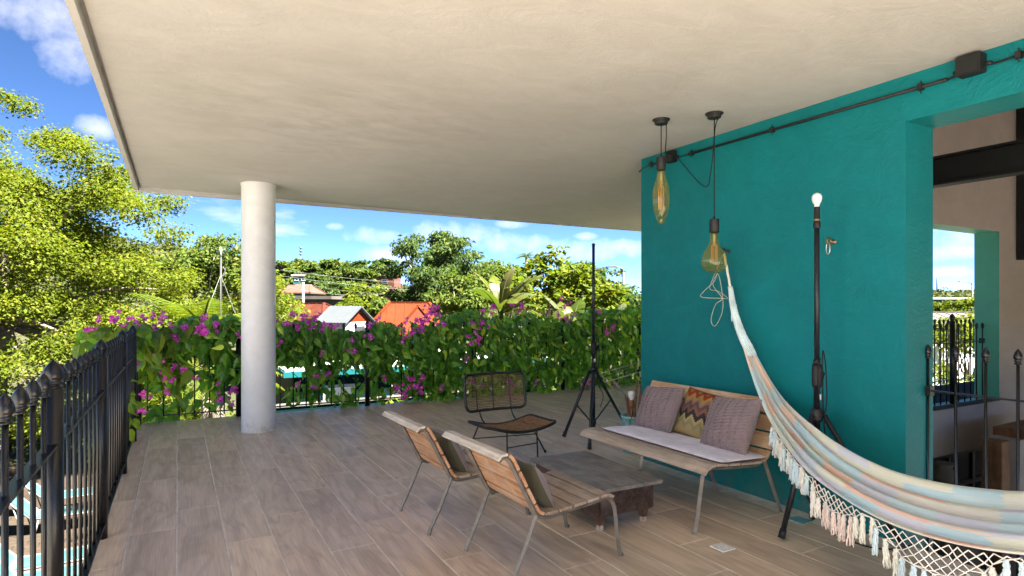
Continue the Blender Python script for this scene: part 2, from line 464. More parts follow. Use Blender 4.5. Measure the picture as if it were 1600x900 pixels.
MT['tableold'] = woodmat('dark_old_table_wood', (0.022, 0.013, 0.010), (0.075, 0.042, 0.030), (0.15, 0.105, 0.08), (18, 2.0, 18), 0.6, 0.8)
MT['tableleg'] = woodmat('red_table_leg_wood', (0.040, 0.020, 0.014), (0.12, 0.055, 0.033), (0.20, 0.12, 0.08), (18, 18, 2.0), 0.6, 0.8)
MT['barewood'] = plain('bare_pale_wood', (0.45, 0.38, 0.30), 0.8, 0, 0.25, 20, 0.4)
MT['timber'] = woodmat('brown_timber', (0.10, 0.042, 0.018), (0.19, 0.085, 0.04), (0.24, 0.13, 0.07), (14, 14, 1.2), 0.6, 0.6)
MT['rattan'] = plain('dark_rattan', (0.20, 0.13, 0.06), 0.55, 0, 0.45, 30, 0.3, 120)
MT['rattan_brown'] = plain('brown_rattan', (0.26, 0.15, 0.085), 0.55, 0, 0.45, 30, 0.3, 120)
MT['ratframe'] = plain('black_wrapped_frame', (0.009, 0.008, 0.008), 0.5, 0, 0.3, 60, 0.5, 150)

def cloth(name, col, var=0.12, rough=0.9, weave=900, bump=0.3):
    k = NT(name); v = k.coord('Object')
    c = k.ramp(k.noise(v, 7, 5), [(0.3, tuple(x * (1 - var) for x in col)), (0.7, tuple(min(1, x * (1 + var)) for x in col))])
    h = k.noise(v, weave * 0.35, 2)
    return k.done(k.pbr(c, rough, 0, k.bump(h, bump, 0.002), 0.2, Sheen_Weight=0.25))
MT['mauve'] = cloth('mauve_knit', (0.215, 0.165, 0.175))
MT['olive'] = cloth('olive_cloth', (0.075, 0.072, 0.04))
MT['lilac'] = cloth('lilac_pad', (0.74, 0.68, 0.80))
# kilim: zigzag bands
k = NT('kilim_zigzag')
uv = k.n('ShaderNodeTexCoord'); sx = k.n('ShaderNodeSeparateXYZ'); k.l(uv.outputs['Object'], sx.inputs[0])
tri = k.math('PINGPONG', k.math('ADD', sx.outputs[0], 1.0), 0.042)
tri = k.math('SNAP', tri, 0.0105)
band = k.math('ADD', sx.outputs[2], k.math('MULTIPLY', tri, 1.25))
fr = k.math('DIVIDE', k.math('ADD', band, 0.24), 0.48)
fr = k.math('ADD', fr, k.math('MULTIPLY', k.math('SUBTRACT', k.noise(uv.outputs['Object'], 30, 2), 0.5), 0.02))
kc = k.ramp(fr, [(0.0, (0.38, 0.30, 0.16)), (0.14, (0.50, 0.38, 0.17)), (0.30, (0.36, 0.32, 0.17)), (0.38, (0.55, 0.44, 0.20)), (0.44, (0.055, 0.05, 0.05)), (0.53, (0.32, 0.15, 0.11)), (0.60, (0.16, 0.11, 0.10)), (0.67, (0.40, 0.22, 0.16)), (0.73, (0.52, 0.32, 0.10)), (0.80, (0.38, 0.06, 0.018)), (0.88, (0.44, 0.20, 0.07)), (0.94, (0.28, 0.27, 0.14))], 'CONSTANT')
kc = k.mix(1.0, kc, (0.58, 0.58, 0.6), 'MULTIPLY')
kc = k.mix(0.4, kc, k.mix(1.0, kc, k.ramp(k.noise(vscale(k, uv.outputs['Object'], (60, 60, 400)), 1, 2), [(0.3, (0.7,) * 3), (0.7, (1.25,) * 3)]), 'MULTIPLY'))
MT['kilim'] = k.done(k.pbr(kc, 0.9, 0, k.bump(k.noise(vscale(k, uv.outputs['Object'], (120, 120, 500)), 1, 2), 0.4, 0.003), 0.2))
# hammock: pastel woven checks, bands along (V) and across (U)
k = NT('pastel_woven_cloth')
uv = k.n('ShaderNodeUVMap').outputs[0]
sx = k.n('ShaderNodeSeparateXYZ'); k.l(uv, sx.inputs[0])
ju = k.math('MULTIPLY', k.math('SUBTRACT', k.noise(vscale(k, uv, (3, 90, 1)), 1, 2), 0.5), 0.55)
ci = k.math('FLOOR', k.math('ADD', k.math('MULTIPLY', sx.outputs[0], 13.0), ju))
cj = k.math('FLOOR', k.math('MULTIPLY', sx.outputs[1], 11.0))
cb = k.n('ShaderNodeCombineXYZ'); k.l(ci, cb.inputs[0]); k.l(cj, cb.inputs[1])
wn = k.n('ShaderNodeTexWhiteNoise', noise_dimensions='2D'); k.l(cb.outputs[0], wn.inputs['Vector'])
hc = k.ramp(wn.outputs['Value'], [(0.0, (0.42, 0.56, 0.58)), (0.18, (0.60, 0.60, 0.47)), (0.36, (0.66, 0.40, 0.29)), (0.48, (0.49, 0.50, 0.58)), (0.62, (0.58, 0.57, 0.50)), (0.78, (0.36, 0.54, 0.60)), (0.90, (0.62, 0.52, 0.43))], 'CONSTANT')
hc = k.mix(1.0, hc, (1.32, 1.32, 1.32), 'MULTIPLY')
hc = k.mix(0.25, hc, (0.78, 0.75, 0.69))
thr = k.noise(vscale(k, uv, (30, 700, 1)), 1, 2)
hc = k.mix(0.35, hc, k.mix(1.0, hc, k.ramp(thr, [(0.3, (0.72,) * 3), (0.7, (1.22,) * 3)]), 'MULTIPLY'))
hb = k.pbr(hc, 0.9, 0, k.bump(k.noise(vscale(k, uv, (900, 700, 1)), 1, 2), 0.25, 0.002), 0.2, Sheen_Weight=0.2)
tr = k.n('ShaderNodeBsdfTranslucent'); k.l(hc, tr.inputs[0])
ms = k.n('ShaderNodeMixShader'); ms.inputs[0].default_value = 0.15; k.l(hb, ms.inputs[1]); k.l(tr.outputs[0], ms.inputs[2])
MT['hammock'] = k.done(ms.outputs[0])
for nm, c in (('yarn_blue', (0.45, 0.56, 0.61)), ('yarn_cream', (0.58, 0.58, 0.51)), ('yarn_peach', (0.62, 0.52, 0.47)), ('yarn_white', (0.62, 0.60, 0.55)), ('yarn_rope', (0.50, 0.60, 0.62))):
    MT[nm] = cloth(nm, tuple(min(0.85, v_ * 1.3) for v_ in c), 0.15)
# tinted lamp glass
k = NT('amber_bulb_glass')
tp = k.n('ShaderNodeBsdfTransparent'); tp.inputs[0].default_value = (1.0, 0.92, 0.66, 1)
gl = k.n('ShaderNodeBsdfGlossy'); gl.inputs['Roughness'].default_value = 0.03; gl.inputs[0].default_value = (1, 0.95, 0.75, 1)
lw = k.n('ShaderNodeLayerWeight'); lw.inputs[0].default_value = 0.28
ms = k.n('ShaderNodeMixShader'); k.l(k.math('ADD', k.math('MULTIPLY', lw.outputs['Facing'], 0.42), 0.05), ms.inputs[0])
k.l(tp.outputs[0], ms.inputs[1]); k.l(gl.outputs[0], ms.inputs[2])
tl = k.n('ShaderNodeBsdfTranslucent'); tl.inputs[0].default_value = (0.85, 0.56, 0.12, 1)
ms2 = k.n('ShaderNodeMixShader'); ms2.inputs[0].default_value = 0.18; k.l(ms.outputs[0], ms2.inputs[1]); k.l(tl.outputs[0], ms2.inputs[2])
MT['bulbglass'] = k.done(ms2.outputs[0])
MT['filament'] = plain('bulb_filament', (0.62, 0.30, 0.08), 0.5, 0.0, 0.1, 9, 0)
MT['bulbwhite'] = plain('white_bulb_plastic', (0.80, 0.80, 0.80), 0.3, 0, 0.03, 3, 0)
MT['brass'] = plain('dull_brass', (0.30, 0.20, 0.10), 0.4, 0.7, 0.2, 20, 0.1)
MT['chrome'] = plain('hook_steel', (0.45, 0.43, 0.40), 0.3, 0.9, 0.2, 20, 0.1)
MT['cord_pale'] = plain('pale_cord', (0.45, 0.45, 0.36), 0.7, 0, 0.15, 20, 0)
MT['bucket'] = plain('pale_blue_tin', (0.20, 0.44, 0.47), 0.5, 0.1, 0.3, 12, 0.2)
MT['stick'] = plain('driftwood_stick', (0.20, 0.10, 0.055), 0.8, 0, 0.35, 15, 0.4)
# sunlounger
MT['sling'] = cloth('turquoise_sling', (0.004, 0.062, 0.074), 0.1, 0.8)
MT['lounger_white'] = plain('white_lounger_metal', (0.16, 0.16, 0.16), 0.4, 0, 0.08)
# ground, houses
k = NT('ground_cover'); v = k.coord('Object')
g = k.noise(v, 0.12, 6, 0.6); g2 = k.noise(v, 1.6, 6, 0.7)
cc = k.ramp(g, [(0.35, (0.020, 0.030, 0.008)), (0.5, (0.034, 0.040, 0.012)), (0.62, (0.05, 0.045, 0.026)), (0.75, (0.026, 0.033, 0.010))])
cc = k.mix(0.6, cc, k.mix(1.0, cc, k.ramp(g2, [(0.3, (0.45,) * 3), (0.7, (1.5,) * 3)]), 'MULTIPLY'))
MT['ground'] = k.done(k.pbr(cc, 0.95, 0, k.bump(g2, 0.8, 0.15), 0.2))
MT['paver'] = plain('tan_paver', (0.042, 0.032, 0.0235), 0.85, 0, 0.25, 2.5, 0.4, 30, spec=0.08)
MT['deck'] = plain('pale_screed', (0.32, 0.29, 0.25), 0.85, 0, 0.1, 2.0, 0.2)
MT['yard'] = plain('pale_bounce_paving', (0.27, 0.235, 0.195), 0.9, 0, 0.15, 2.0, 0.2)
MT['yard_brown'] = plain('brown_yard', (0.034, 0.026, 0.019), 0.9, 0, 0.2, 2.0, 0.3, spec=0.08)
MT['road'] = plain('grey_asphalt', (0.06, 0.06, 0.06), 0.9, 0, 0.2, 3, 0.4, 40)
MT['roof_rust'] = plain('rusty_red_roof', (0.050, 0.0145, 0.009), 0.75, 0, 0.3, 1.4, 0.3, 20, spec=0.08)
MT['roof_orange'] = plain('orange_roof', (0.085, 0.0165, 0.005), 0.65, 0, 0.16, 1.4, 0.3, 20, spec=0.08)
MT['roof_tin'] = plain('pale_tin_roof', (0.070, 0.078, 0.085), 0.45, 0.1, 0.1, 1.0, 0.1, 20, spec=0.08)
MT['roof_white'] = plain('white_flat_roof', (0.40, 0.395, 0.385), 0.7, 0, 0.08, 0.6, 0.2, 9)
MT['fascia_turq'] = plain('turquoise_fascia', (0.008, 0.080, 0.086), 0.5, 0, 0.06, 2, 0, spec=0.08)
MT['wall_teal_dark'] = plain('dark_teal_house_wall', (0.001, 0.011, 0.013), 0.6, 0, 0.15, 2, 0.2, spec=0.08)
MT['wall_cream'] = plain('cream_house_wall', (0.090, 0.076, 0.063), 0.8, 0, 0.1, 1.0, 0.2, spec=0.08)
MT['wall_pink'] = plain('salmon_house_wall', (0.100, 0.047, 0.036), 0.8, 0, 0.08, 1.0, 0.2, spec=0.08)
MT['wall_grey'] = plain('weathered_concrete', (0.085, 0.078, 0.07), 0.85, 0, 0.22, 1.0, 0.3, spec=0.08)
MT['wall_turq'] = plain('turquoise_house_wall', (0.030, 0.095, 0.095), 0.7, 0, 0.08, 1.0, 0.2, spec=0.08)
MT['pane'] = plain('dark_window_pane', (0.03, 0.035, 0.04), 0.12, 0, 0.1, 2, 0)
MT['pole_wood'] = plain('grey_pole_wood', (0.20, 0.17, 0.14), 0.85, 0, 0.2, 3, 0.3)
MT['wire'] = plain('grey_wire', (0.10, 0.10, 0.10), 0.6, 0.2, 0.1, 3, 0)
MT['galv'] = plain('galvanised_metal', (0.085, 0.087, 0.09), 0.45, 0.4, 0.15, 4, 0.1)
# foliage
MT['bark'] = plain('grey_bark', (0.16, 0.125, 0.095), 0.9, 0, 0.35, 6, 0.8, 25)
MT['leaf_lime'] = leafmat('yellow_green_leaf', (0.10, 0.145, 0.014), (0.175, 0.21, 0.02), (0.22, 0.215, 0.03), 0.5, gain=0.66)
MT['leaf_mid'] = leafmat('mid_green_leaf', (0.055, 0.095, 0.018), (0.11, 0.155, 0.03), (0.17, 0.17, 0.04), 0.42, gain=0.75)
MT['leaf_dark'] = leafmat('dark_green_leaf', (0.030, 0.060, 0.016), (0.070, 0.115, 0.028), (0.12, 0.14, 0.04), 0.4, gain=0.85)
MT['leaf_bright'] = leafmat('bright_green_leaf', (0.10, 0.17, 0.012), (0.21, 0.26, 0.02), (0.28, 0.24, 0.03), 0.45, gain=0.5)
MT['leaf_hill'] = leafmat('hillside_leaf', (0.065, 0.095, 0.03), (0.12, 0.145, 0.05), (0.18, 0.17, 0.07), 0.3)
MT['vine'] = leafmat('glossy_vine_leaf', (0.030, 0.085, 0.012), (0.075, 0.16, 0.02), (0.20, 0.26, 0.03), 0.42, 0.3, 'island', 0.6, gain=2.9)
MT['vine_single'] = leafmat('glossy_vine_leaf_single', (0.030, 0.085, 0.012), (0.085, 0.18, 0.022), (0.22, 0.27, 0.03), 0.42, 0.3, 'object', 0.6, gain=2.9)
MT['vine_fresh'] = leafmat('fresh_vine_leaf', (0.13, 0.25, 0.02), (0.21, 0.31, 0.03), (0.26, 0.32, 0.05), 0.5, 0.35, 'object', 0.5, gain=0.9)
MT['stem'] = plain('vine_stem', (0.12, 0.075, 0.035), 0.8, 0, 0.3, 20, 0.3)
MT['petal'] = leafmat('magenta_petal', (0.42, 0.028, 0.46), (0.60, 0.10, 0.62), (0.66, 0.26, 0.66), 0.4, 0.6, gain=1.6)
MT['petal_pink'] = leafmat('pink_petal', (0.52, 0.10, 0.34), (0.62, 0.22, 0.46), None, 0.4, 0.6, gain=0.75)
MT['banana'] = leafmat('banana_leaf', (0.13, 0.20, 0.035), (0.26, 0.30, 0.05), (0.33, 0.31, 0.12), 0.45, 0.35, 'object', gain=0.32)
MT['banana_pale'] = leafmat('pale_banana_leaf', (0.30, 0.36, 0.20), (0.36, 0.38, 0.22), (0.40, 0.33, 0.14), 0.4, 0.35, 'object', gain=0.25)
# ------------------------------------------------------------------ the terrace
WALL_X, WALL_Y = 3.72, 4.23            # outer face and far corner of the teal wall
EDGE_X, EDGE_Y, EAST_X = -0.43, 8.38, 9.0
GROUND_Z = -3.2
def ceil_z(x): return 2.775 - 0.008 * x

b = MB()
b.prism([(EDGE_X, -12), (14, -12), (14, -2.85), (WALL_X + 0.02, -2.85), (WALL_X + 0.02, WALL_Y - 0.02), (EAST_X, WALL_Y - 0.02), (EAST_X, EDGE_Y), (EDGE_X, EDGE_Y)], 'z', -0.30, -0.0014)
floor = tag(b.build('terrace_floor', [MT['grout']]), 'terrace floor of wood-look plank tiles with pale joints', None, None, 'structure')
# plank tiles
TW, TL, GAP = 0.256, 1.262, 0.0058
def tile_mesh(name, w, l):
    m = MB()
    h, c = 0.008, 0.0022
    m.add([(-w/2, -l/2, 0), (w/2, -l/2, 0), (w/2, l/2, 0), (-w/2, l/2, 0), (-w/2, -l/2, h-c), (w/2, -l/2, h-c), (w/2, l/2, h-c), (-w/2, l/2, h-c),
           (-w/2+c, -l/2+c, h), (w/2-c, -l/2+c, h), (w/2-c, l/2-c, h), (-w/2+c, l/2-c, h)],
          [(0, 1, 5, 4), (1, 2, 6, 5), (2, 3, 7, 6), (3, 0, 4, 7), (4, 5, 9, 8), (5, 6, 10, 9), (6, 7, 11, 10), (7, 4, 8, 11), (8, 9, 10, 11)])
    return m.mesh(name, MT['tile'])
full_tile = tile_mesh('plank_tile', TW - GAP, TL - GAP)
rnd = random.Random(5)
x = -0.26 - TW; col = 0
cut_cache = {}
while x < EAST_X - 0.05:
    x0, x1 = max(x, EDGE_X + 0.004), min(x + TW, EAST_X - 0.004)
    ystart = -1.0
    if x1 > WALL_X + 0.02: ystart = WALL_Y + 0.004
    if x1 > WALL_X - 0.002 and x0 < WALL_X: x1v = x1
    off_ = (3.846 + (col % 3) * 0.42 + (0.06 if col % 2 else 0)) % TL
    y = off_ - TL * 4
    while y < EDGE_Y - 0.01:
        y0, y1 = max(y, ystart), min(y + TL, EDGE_Y - 0.004)
        if y1 - y0 > 0.03:
            xa, xb = x0, x1
            if xa < WALL_X < xb and y0 < WALL_Y: xb = WALL_X - 0.004 if y1 <= WALL_Y + 0.3 else xb
            w, l = xb - xa, y1 - y0
            if w > 0.02:
                if abs(w - TW) < 1e-4 and abs(l - TL) < 1e-4: me = full_tile
                else:
                    key = (round(w, 3), round(l, 3))
                    if key not in cut_cache: cut_cache[key] = tile_mesh('plank_tile', w - GAP, l - GAP)
                    me = cut_cache[key]
                t = link(bpy.data.objects.new('plank_tile', me)); t.parent = floor
                t.location = ((xa + xb) / 2, (y0 + y1) / 2, -0.008 + rnd.uniform(-0.0004, 0.0004))
        y += TL
    x += TW; col += 1

b = MB(); b.prism([(EDGE_X + 0.02, -11.95), (13.95, -11.95), (13.95, -2.9), (WALL_X - 0.02, -2.9), (WALL_X - 0.02, -1.01), (EDGE_X + 0.02, -1.01)], 'z', -0.0012, 0.001)  # deck out of view, added to throw sunlight up under the roof
tag(b.build('bounce_deck', MT['deck']), 'unseen pale screed deck added behind the terrace to bounce sunlight in', None, None, 'structure')
# balcony strip outside the inner window
b = MB(); b.box(EAST_X + 0.004, 16, WALL_Y + 0.002, 5.6, -0.3, -0.01)
tag(b.build('balcony_floor', MT['paver']), 'pale balcony floor seen through the inner window', None, None, 'structure')

# storey below the terrace
b = MB(); b.prism([(EDGE_X + 0.25, -11.9), (WALL_X - 0.02, -11.9), (WALL_X - 0.02, 6.2), (EAST_X - 0.2, 6.2), (EAST_X - 0.2, EDGE_Y - 0.35), (EDGE_X + 0.25, EDGE_Y - 0.35)], 'z', GROUND_Z - 0.2, -0.304)
lower = b.build('lower_storey', MT['teal'])
tag(lower, 'teal lower storey of the house carrying the terrace', 'house')

# roof slab with its drip edge
RX0, RX1, RY0, RY1 = -0.43, EAST_X, -0.8, 8.16
roof = thing('roof_slab', 'cream plastered concrete roof slab over the terrace', 'roof', (RX0, RY1, ceil_z(RX0)))
b = MB()
poly = [(RX0 + 0.062, RY0), (WALL_X - 0.004, RY0), (WALL_X - 0.004, WALL_Y + 0.006), (RX1, WALL_Y + 0.006), (RX1, RY1 - 0.02), (RX0 + 0.062, RY1 - 0.02)]
n = len(poly)
b.add([(p, q, ceil_z(p)) for p, q in poly] + [(p, q, ceil_z(p) + 0.24) for p, q in poly],
      [tuple(range(n)), tuple(range(2 * n - 1, n - 1, -1))] + [(i, i + n, (i + 1) % n + n, (i + 1) % n) for i in range(n)])
slab = b.build('soffit', MT['ceiling'], roof, True)
b = MB(); b.prism([(RX0, 2.735), (RX0 + 0.036, 2.735), (RX0 + 0.040, 2.80), (RX0 + 0.0615, 2.80), (RX0 + 0.0615, 3.02), (RX0 - 0.012, 3.02)], 'y', RY0, RY1 - 0.02)
b.build('drip_edge', MT['ceiling'], roof, True)
b = MB(); b.prism([(RY1 - 0.0195, 2.72), (RY1, 2.715), (RY1 + 0.01, 3.02), (RY1 - 0.0195, 3.02)], 'x', RX0, RX1)
b.build('fascia', MT['ceiling'], roof, True)

# white round column
COL = (0.80, 7.29)
c = MB(); c.lathe([(0.178, -0.002), (0.180, 0.02), (0.180, ceil_z(COL[0]) - 0.03), (0.187, ceil_z(COL[0]) - 0.022), (0.187, ceil_z(COL[0]) + 0.01)], (0, 0, 0), 48)
ring_ = MB(); ring_.lathe([(0.186, 0.0), (0.186, 0.003), (0.179, 0.007)], (0, 0, 0.0005), 40)
colth = thing('round_column', 'smooth white round column standing near the flowering railing', 'column', (COL[0], COL[1], 0))
c.build('shaft', MT['column'], colth)
ring_.build('base_joint', MT['grout'], colth)
hk = MB(); p0 = Vector((0.18 * math.cos(R(-28)), 0.18 * math.sin(R(-28)), 1.83))
hk.tube([p0, p0 + Vector((0.03, -0.012, 0))], 0.006, 6)
hk.tube([p0 + Vector((0.03 + 0.02 * math.cos(a) + 0.02, -0.02, 0.02 * math.sin(a))) for a in [i * math.pi / 5 for i in range(10)]], 0.006, 6, closed=True)
hk.build('eye_hook', MT['black'], colth)

# teal wall with the opening to the stairwell
TOP = 4.7
DOOR_Y, DOOR_Z, TH = 1.94, 2.48, 0.30
wall = thing('teal_wall', 'teal painted plaster wall behind the bench with an open doorway', 'wall', (WALL_X, DOOR_Y, 0))
b = MB()
b.prism([(WALL_Y, GROUND_Z), (WALL_Y, TOP), (-2.5, TOP), (-2.5, GROUND_Z), (-0.6, GROUND_Z), (-0.6, DOOR_Z), (DOOR_Y, DOOR_Z), (DOOR_Y, GROUND_Z)], 'x', WALL_X, WALL_X + TH)
b.build('wall', MT['teal'], wall, True)
# inner walls of the stairwell (grey inside, green outside and in the window reveal)
well = thing('stairwell', 'grey plastered stairwell behind the doorway with a large window opening', 'stairwell', (WALL_X + TH, WALL_Y - 0.3, GROUND_Z))
WX0, WX1, WZ0, WZ1 = 6.2, 9.86, 0.10, 2.42
YI, YO = WALL_Y - 0.30, WALL_Y - 0.003
def inner(b, x0, x1, z0, z1):
    V = [(x0, YI, z0), (x1, YI, z0), (x1, YO, z0), (x0, YO, z0), (x0, YI, z1), (x1, YI, z1), (x1, YO, z1), (x0, YO, z1)]
    b.add(V, [(0, 1, 5, 4)], False, 0)
    b.add(V, [(0, 3, 2, 1), (4, 5, 6, 7), (1, 2, 6, 5), (2, 3, 7, 6), (3, 0, 4, 7)], False, 1)
b = MB()
inner(b, WALL_X + TH + 0.002, WX0, GROUND_Z, TOP); inner(b, WX1, 16, -0.48, TOP); inner(b, WX0, WX1, -0.48, WZ0); inner(b, WX0, WX1, WZ1, TOP)
b.build('window_wall', [MT['greywall'], MT['mint']], well, True)
b = MB(); b.box(16.002, 16.3, -2.5, WALL_Y, GROUND_Z, TOP); b.build('end_wall', MT['greywall'], well, True)
b = MB(); b.box(WALL_X + TH + 0.002, 16.0, -2.8, -2.502, 1.3, TOP); b.build('rear_wall', MT['greywall'], well, True)  # unseen wall stops short; invented opening below lets sunlight into the well
b = MB(); b.box(WALL_X + 0.002, 16.3, -2.8, WALL_Y, TOP + 0.002, TOP + 0.2); b.build('ceiling', MT['greywall'], well, True)
b = MB(); b.box(WALL_X + TH + 0.004, 15.99, -2.49, YO, GROUND_Z - 0.1, GROUND_Z + 0.2); b.build('floor', MT['deck'], well, True)
b = MB(); b.box(WX0 + 0.01, WX1 - 0.01, YI - 0.012, YI + 0.14, WZ0 + 0.002, WZ0 + 0.012); b.build('sill', MT['wall_grey'], well, True)
# black steel roof beams inside
bm1 = thing('steel_beam', 'black steel beam crossing the stairwell above the doorway view', 'beam', (6.0, YI - 0.01, 2.5))
b = MB(); b.box(5.93, 6.07, -2.4, YI - 0.005, 2.48, 2.50); b.box(5.99, 6.01, -2.4, YI - 0.005, 2.502, 2.72); b.box(5.93, 6.07, -2.4, YI - 0.005, 2.722, 2.742)
b.build('beam', MT['matte'], bm1, True)
b = MB(); b.box(5.93, 6.07, YI - 0.17, YI - 0.002, 2.745, TOP - 0.01); b.build('upright', MT['matte'], bm1, True)
b = MB(); b.box(10.35, 10.5, YI - 0.16, YI - 0.004, 2.05, TOP - 0.01)
tag(b.build('steel_upright', MT['matte'], None), 'black steel upright on the stairwell wall at the picture edge', 'upright')
# glazed screen of the lower level
lw = thing('lower_window', 'black framed window of the lower level under the inner wall', 'window', (8.0, YI + 0.12, GROUND_Z + 0.2))
for (x0, x1) in [(WX0, WX0 + .06)] + [(WX0 + 0.06 + i * 0.62, WX0 + 0.12 + i * 0.62) for i in range(1, 14)]:
    b = MB(); b.box(x0, x1, YI + 0.10, YI + 0.15, GROUND_Z + 0.2, -0.485); b.build('mullion', MT['black'], lw, True)
for z in (-0.56, -0.98, -2.0):
    b = MB(); b.box(WX0, 15.9, YI + 0.085, YI + 0.165, z, z + 0.05); b.build('transom', MT['black'], lw, True)
k = NT('clear_window_glass')
tp = k.n('ShaderNodeBsdfTransparent'); tp.inputs[0].default_value = (0.86, 0.9, 0.88, 1)
gl = k.n('ShaderNodeBsdfGlossy'); gl.inputs['Roughness'].default_value = 0.02
fr_ = k.n('ShaderNodeFresnel'); fr_.inputs[0].default_value = 1.45
ms = k.n('ShaderNodeMixShader'); k.l(fr_.outputs[0], ms.inputs[0]); k.l(tp.outputs[0], ms.inputs[1]); k.l(gl.outputs[0], ms.inputs[2])
MT['clearglass'] = k.done(ms.outputs[0])
b = MB(); b.box(WX0, 15.9, YI + 0.122, YI + 0.128, GROUND_Z + 0.2, -0.485); b.build('pane', MT['clearglass'], lw, True)
tp_ = on_y(1556, 700, 3.35)
b = MB(); b.box(tp_.x - 0.10, tp_.x + 0.10, 3.25, 3.45, GROUND_Z + 0.2, -0.16)
tag(b.build('timber_post', MT['timber'], None, bevel=0.008), 'rough brown timber post standing in the stairwell', 'post')
q = on_y(1590, 682, 3.3)
b = MB(); b.box(q.x - 0.12, q.x + 1.4, 3.1, 3.5, -0.157, -0.05)
tag(b.build('timber_ledge', MT['timber'], None, bevel=0.006), 'orange-brown timber ledge resting on the post', 'ledge')
b = MB(); b.box(tp_.x + 0.14, tp_.x + 1.6, 3.2, 3.4, GROUND_Z + 0.2, -0.16)
tag(b.build('landing_wall', MT['greywall'], None), 'low grey wall right of the timber post', 'wall')
# milk can on a plinth
cn = on_y(1474, 745, 3.45)
b = MB(); b.box(cn.x - 0.5, cn.x + 0.25, 3.2, 3.7, GROUND_Z + 0.2, cn.z - 0.30)
tag(b.build('plinth', MT['wall_grey']), 'grey plinth carrying the old milk can', 'plinth')
can = thing('milk_can', 'old cream milk can with wire handle in the stairwell', 'can', (cn.x, 3.45, cn.z - 0.30))
b = MB(); b.lathe([(0.125, 0), (0.13, 0.02), (0.13, 0.28), (0.12, 0.33), (0.085, 0.39), (0.085, 0.42), (0.10, 0.44), (0.10, 0.455)], n=24)
b.build('body', MT['wall_cream'], can)
b = MB(); b.tube([(0.132 * math.cos(a), 0.132 * math.sin(a) , 0.30 - 0.13 * max(0, math.sin(-a))) for a in [-math.pi + i * math.pi / 14 for i in range(15)]], 0.006, 6); b.build('handle', MT['black'], can)

# ------------------------------------------------------------------ railings
def finial_mesh(name, s, mat, zk):
    n = 16; prof = [(0.52, 0.0), (0.80, 0.03), (0.80, 0.10), (0.56, 0.15), (0.56, 0.22), (0.86, 0.27), (0.86, 0.33), (0.66, 0.40), (0.90, 0.50), (1.0, 0.63), (0.97, 0.80), (0.80, 1.02), (0.52, 1.22), (0.22, 1.38), (0.03, 1.46)]
    m = MB(); vs, fs = [], []
    for i, (r, z) in enumerate(prof):
        for k_ in range(n):
            a = 2 * math.pi * k_ / n
            rr = r * (1.0 - (0.10 if (k_ % 2 and z > 0.42 and z < 1.4) else 0.0))
            vs.append((rr * s * math.cos(a), rr * s * math.sin(a), z * s * zk))
    for i in range(len(prof) - 1):
        for k_ in range(n): fs.append((i * n + k_, i * n + (k_ + 1) % n, (i + 1) * n + (k_ + 1) % n, (i + 1) * n + k_))
    m.add(vs, fs, True)
    return m.mesh(name, mat)
FIN = finial_mesh('finial', 0.0225, MT['black'], 2.55)
FINP = finial_mesh('finial', 0.036, MT['black'], 2.0)
def bal_mesh(z0, z1, r=0.0082):
    m = MB(); m.tube([(0, 0, z0), (0, 0, z1)], r, 8); return m.mesh('baluster', MT['black'])
def post_mesh(z0, z1):
    m = MB(); m.lathe([(0.033, z0 - 0.004), (0.033, z1)], n=20); return m.mesh('post', MT['black'])
def railing(label, p, q, posts, step, rw=0.042, z0=0.0, rails=(0.085, 0.89), feet=0.04, top=1.085, group=None, name='railing'):
    """posts: distances along p->q; balusters fill the bays"""
    p, q = Vector(p), Vector(q); d = (q - p); L = d.length; d /= L
    root = thing(name, label, 'railing', (p.x, p.y, z0), 0, group)
    BM, PM = bal_mesh(feet, top), post_mesh(0.0, 1.095)
    def put(mesh_, nm, s, parent, z=0.0):
        o = link(bpy.data.objects.new(nm, mesh_)); o.parent = parent
        if parent is root: o.location = (d.x * s, d.y * s, z)
        else: o.location = (0, 0, z)
        return o
    for s in posts:
        o = put(PM, 'post', s, root); put(FINP, 'finial', s, o, 1.095)
    ed = [0.0] + list(posts) + [L]
    for a, c in zip(ed[:-1], ed[1:]):
        if c - a < step * 0.8: continue
        nb = max(1, round((c - a) / step)); st = (c - a) / nb
        for i in range(nb + (0 if c != L else 1)):
            s = a + st * i
            if any(abs(s - x_) < 0.05 for x_ in posts) or s > L + 1e-3: continue
            o = put(BM, 'baluster', s, root); put(FIN, 'finial', s, o, top)
    for z in rails:
        m = MB(); sd = Vector((-d.y, d.x, 0))
        m.bar((0, 0, z), d * L + Vector((0, 0, z)), rw, 0.011)
        m.build('rail', MT['black'], root)
    return root
RAIL_X = -0.40
railing('black spear-topped railing along the left edge above the sun loungers', (RAIL_X, 0.6, 0), (RAIL_X, EDGE_Y - 0.04, 0), [0.56, 2.16, 3.76, 5.36, 6.72, EDGE_Y - 0.04 - 0.6], 0.178)
railing('black railing along the far edge overgrown by the flowering vine', (RAIL_X + 0.09, EDGE_Y - 0.04, 0), (EAST_X - 0.05, EDGE_Y - 0.04, 0), [0.68 + 0.31, 2.33 + 0.31, 3.98 + 0.31, 5.63 + 0.31, 7.28 + 0.31], 0.165)
r3 = railing('black spear-topped railing across the teal doorway', (3.95, DOOR_Y - 0.006, 0), (3.95, -0.58, 0), [], 0.15, 0.012, rails=(0.89,), feet=-0.75, top=1.085)
m = MB(); m.box(3.925, 3.975, DOOR_Y - 0.03, DOOR_Y - 0.002, 0.86, 0.92); m.build('wall_bracket', MT['black'], r3, True)
m = MB(); m.box(3.925, 3.975, -0.59, DOOR_Y - 0.004, -0.80, -0.75); m.build('rail', MT['black'], r3, True)
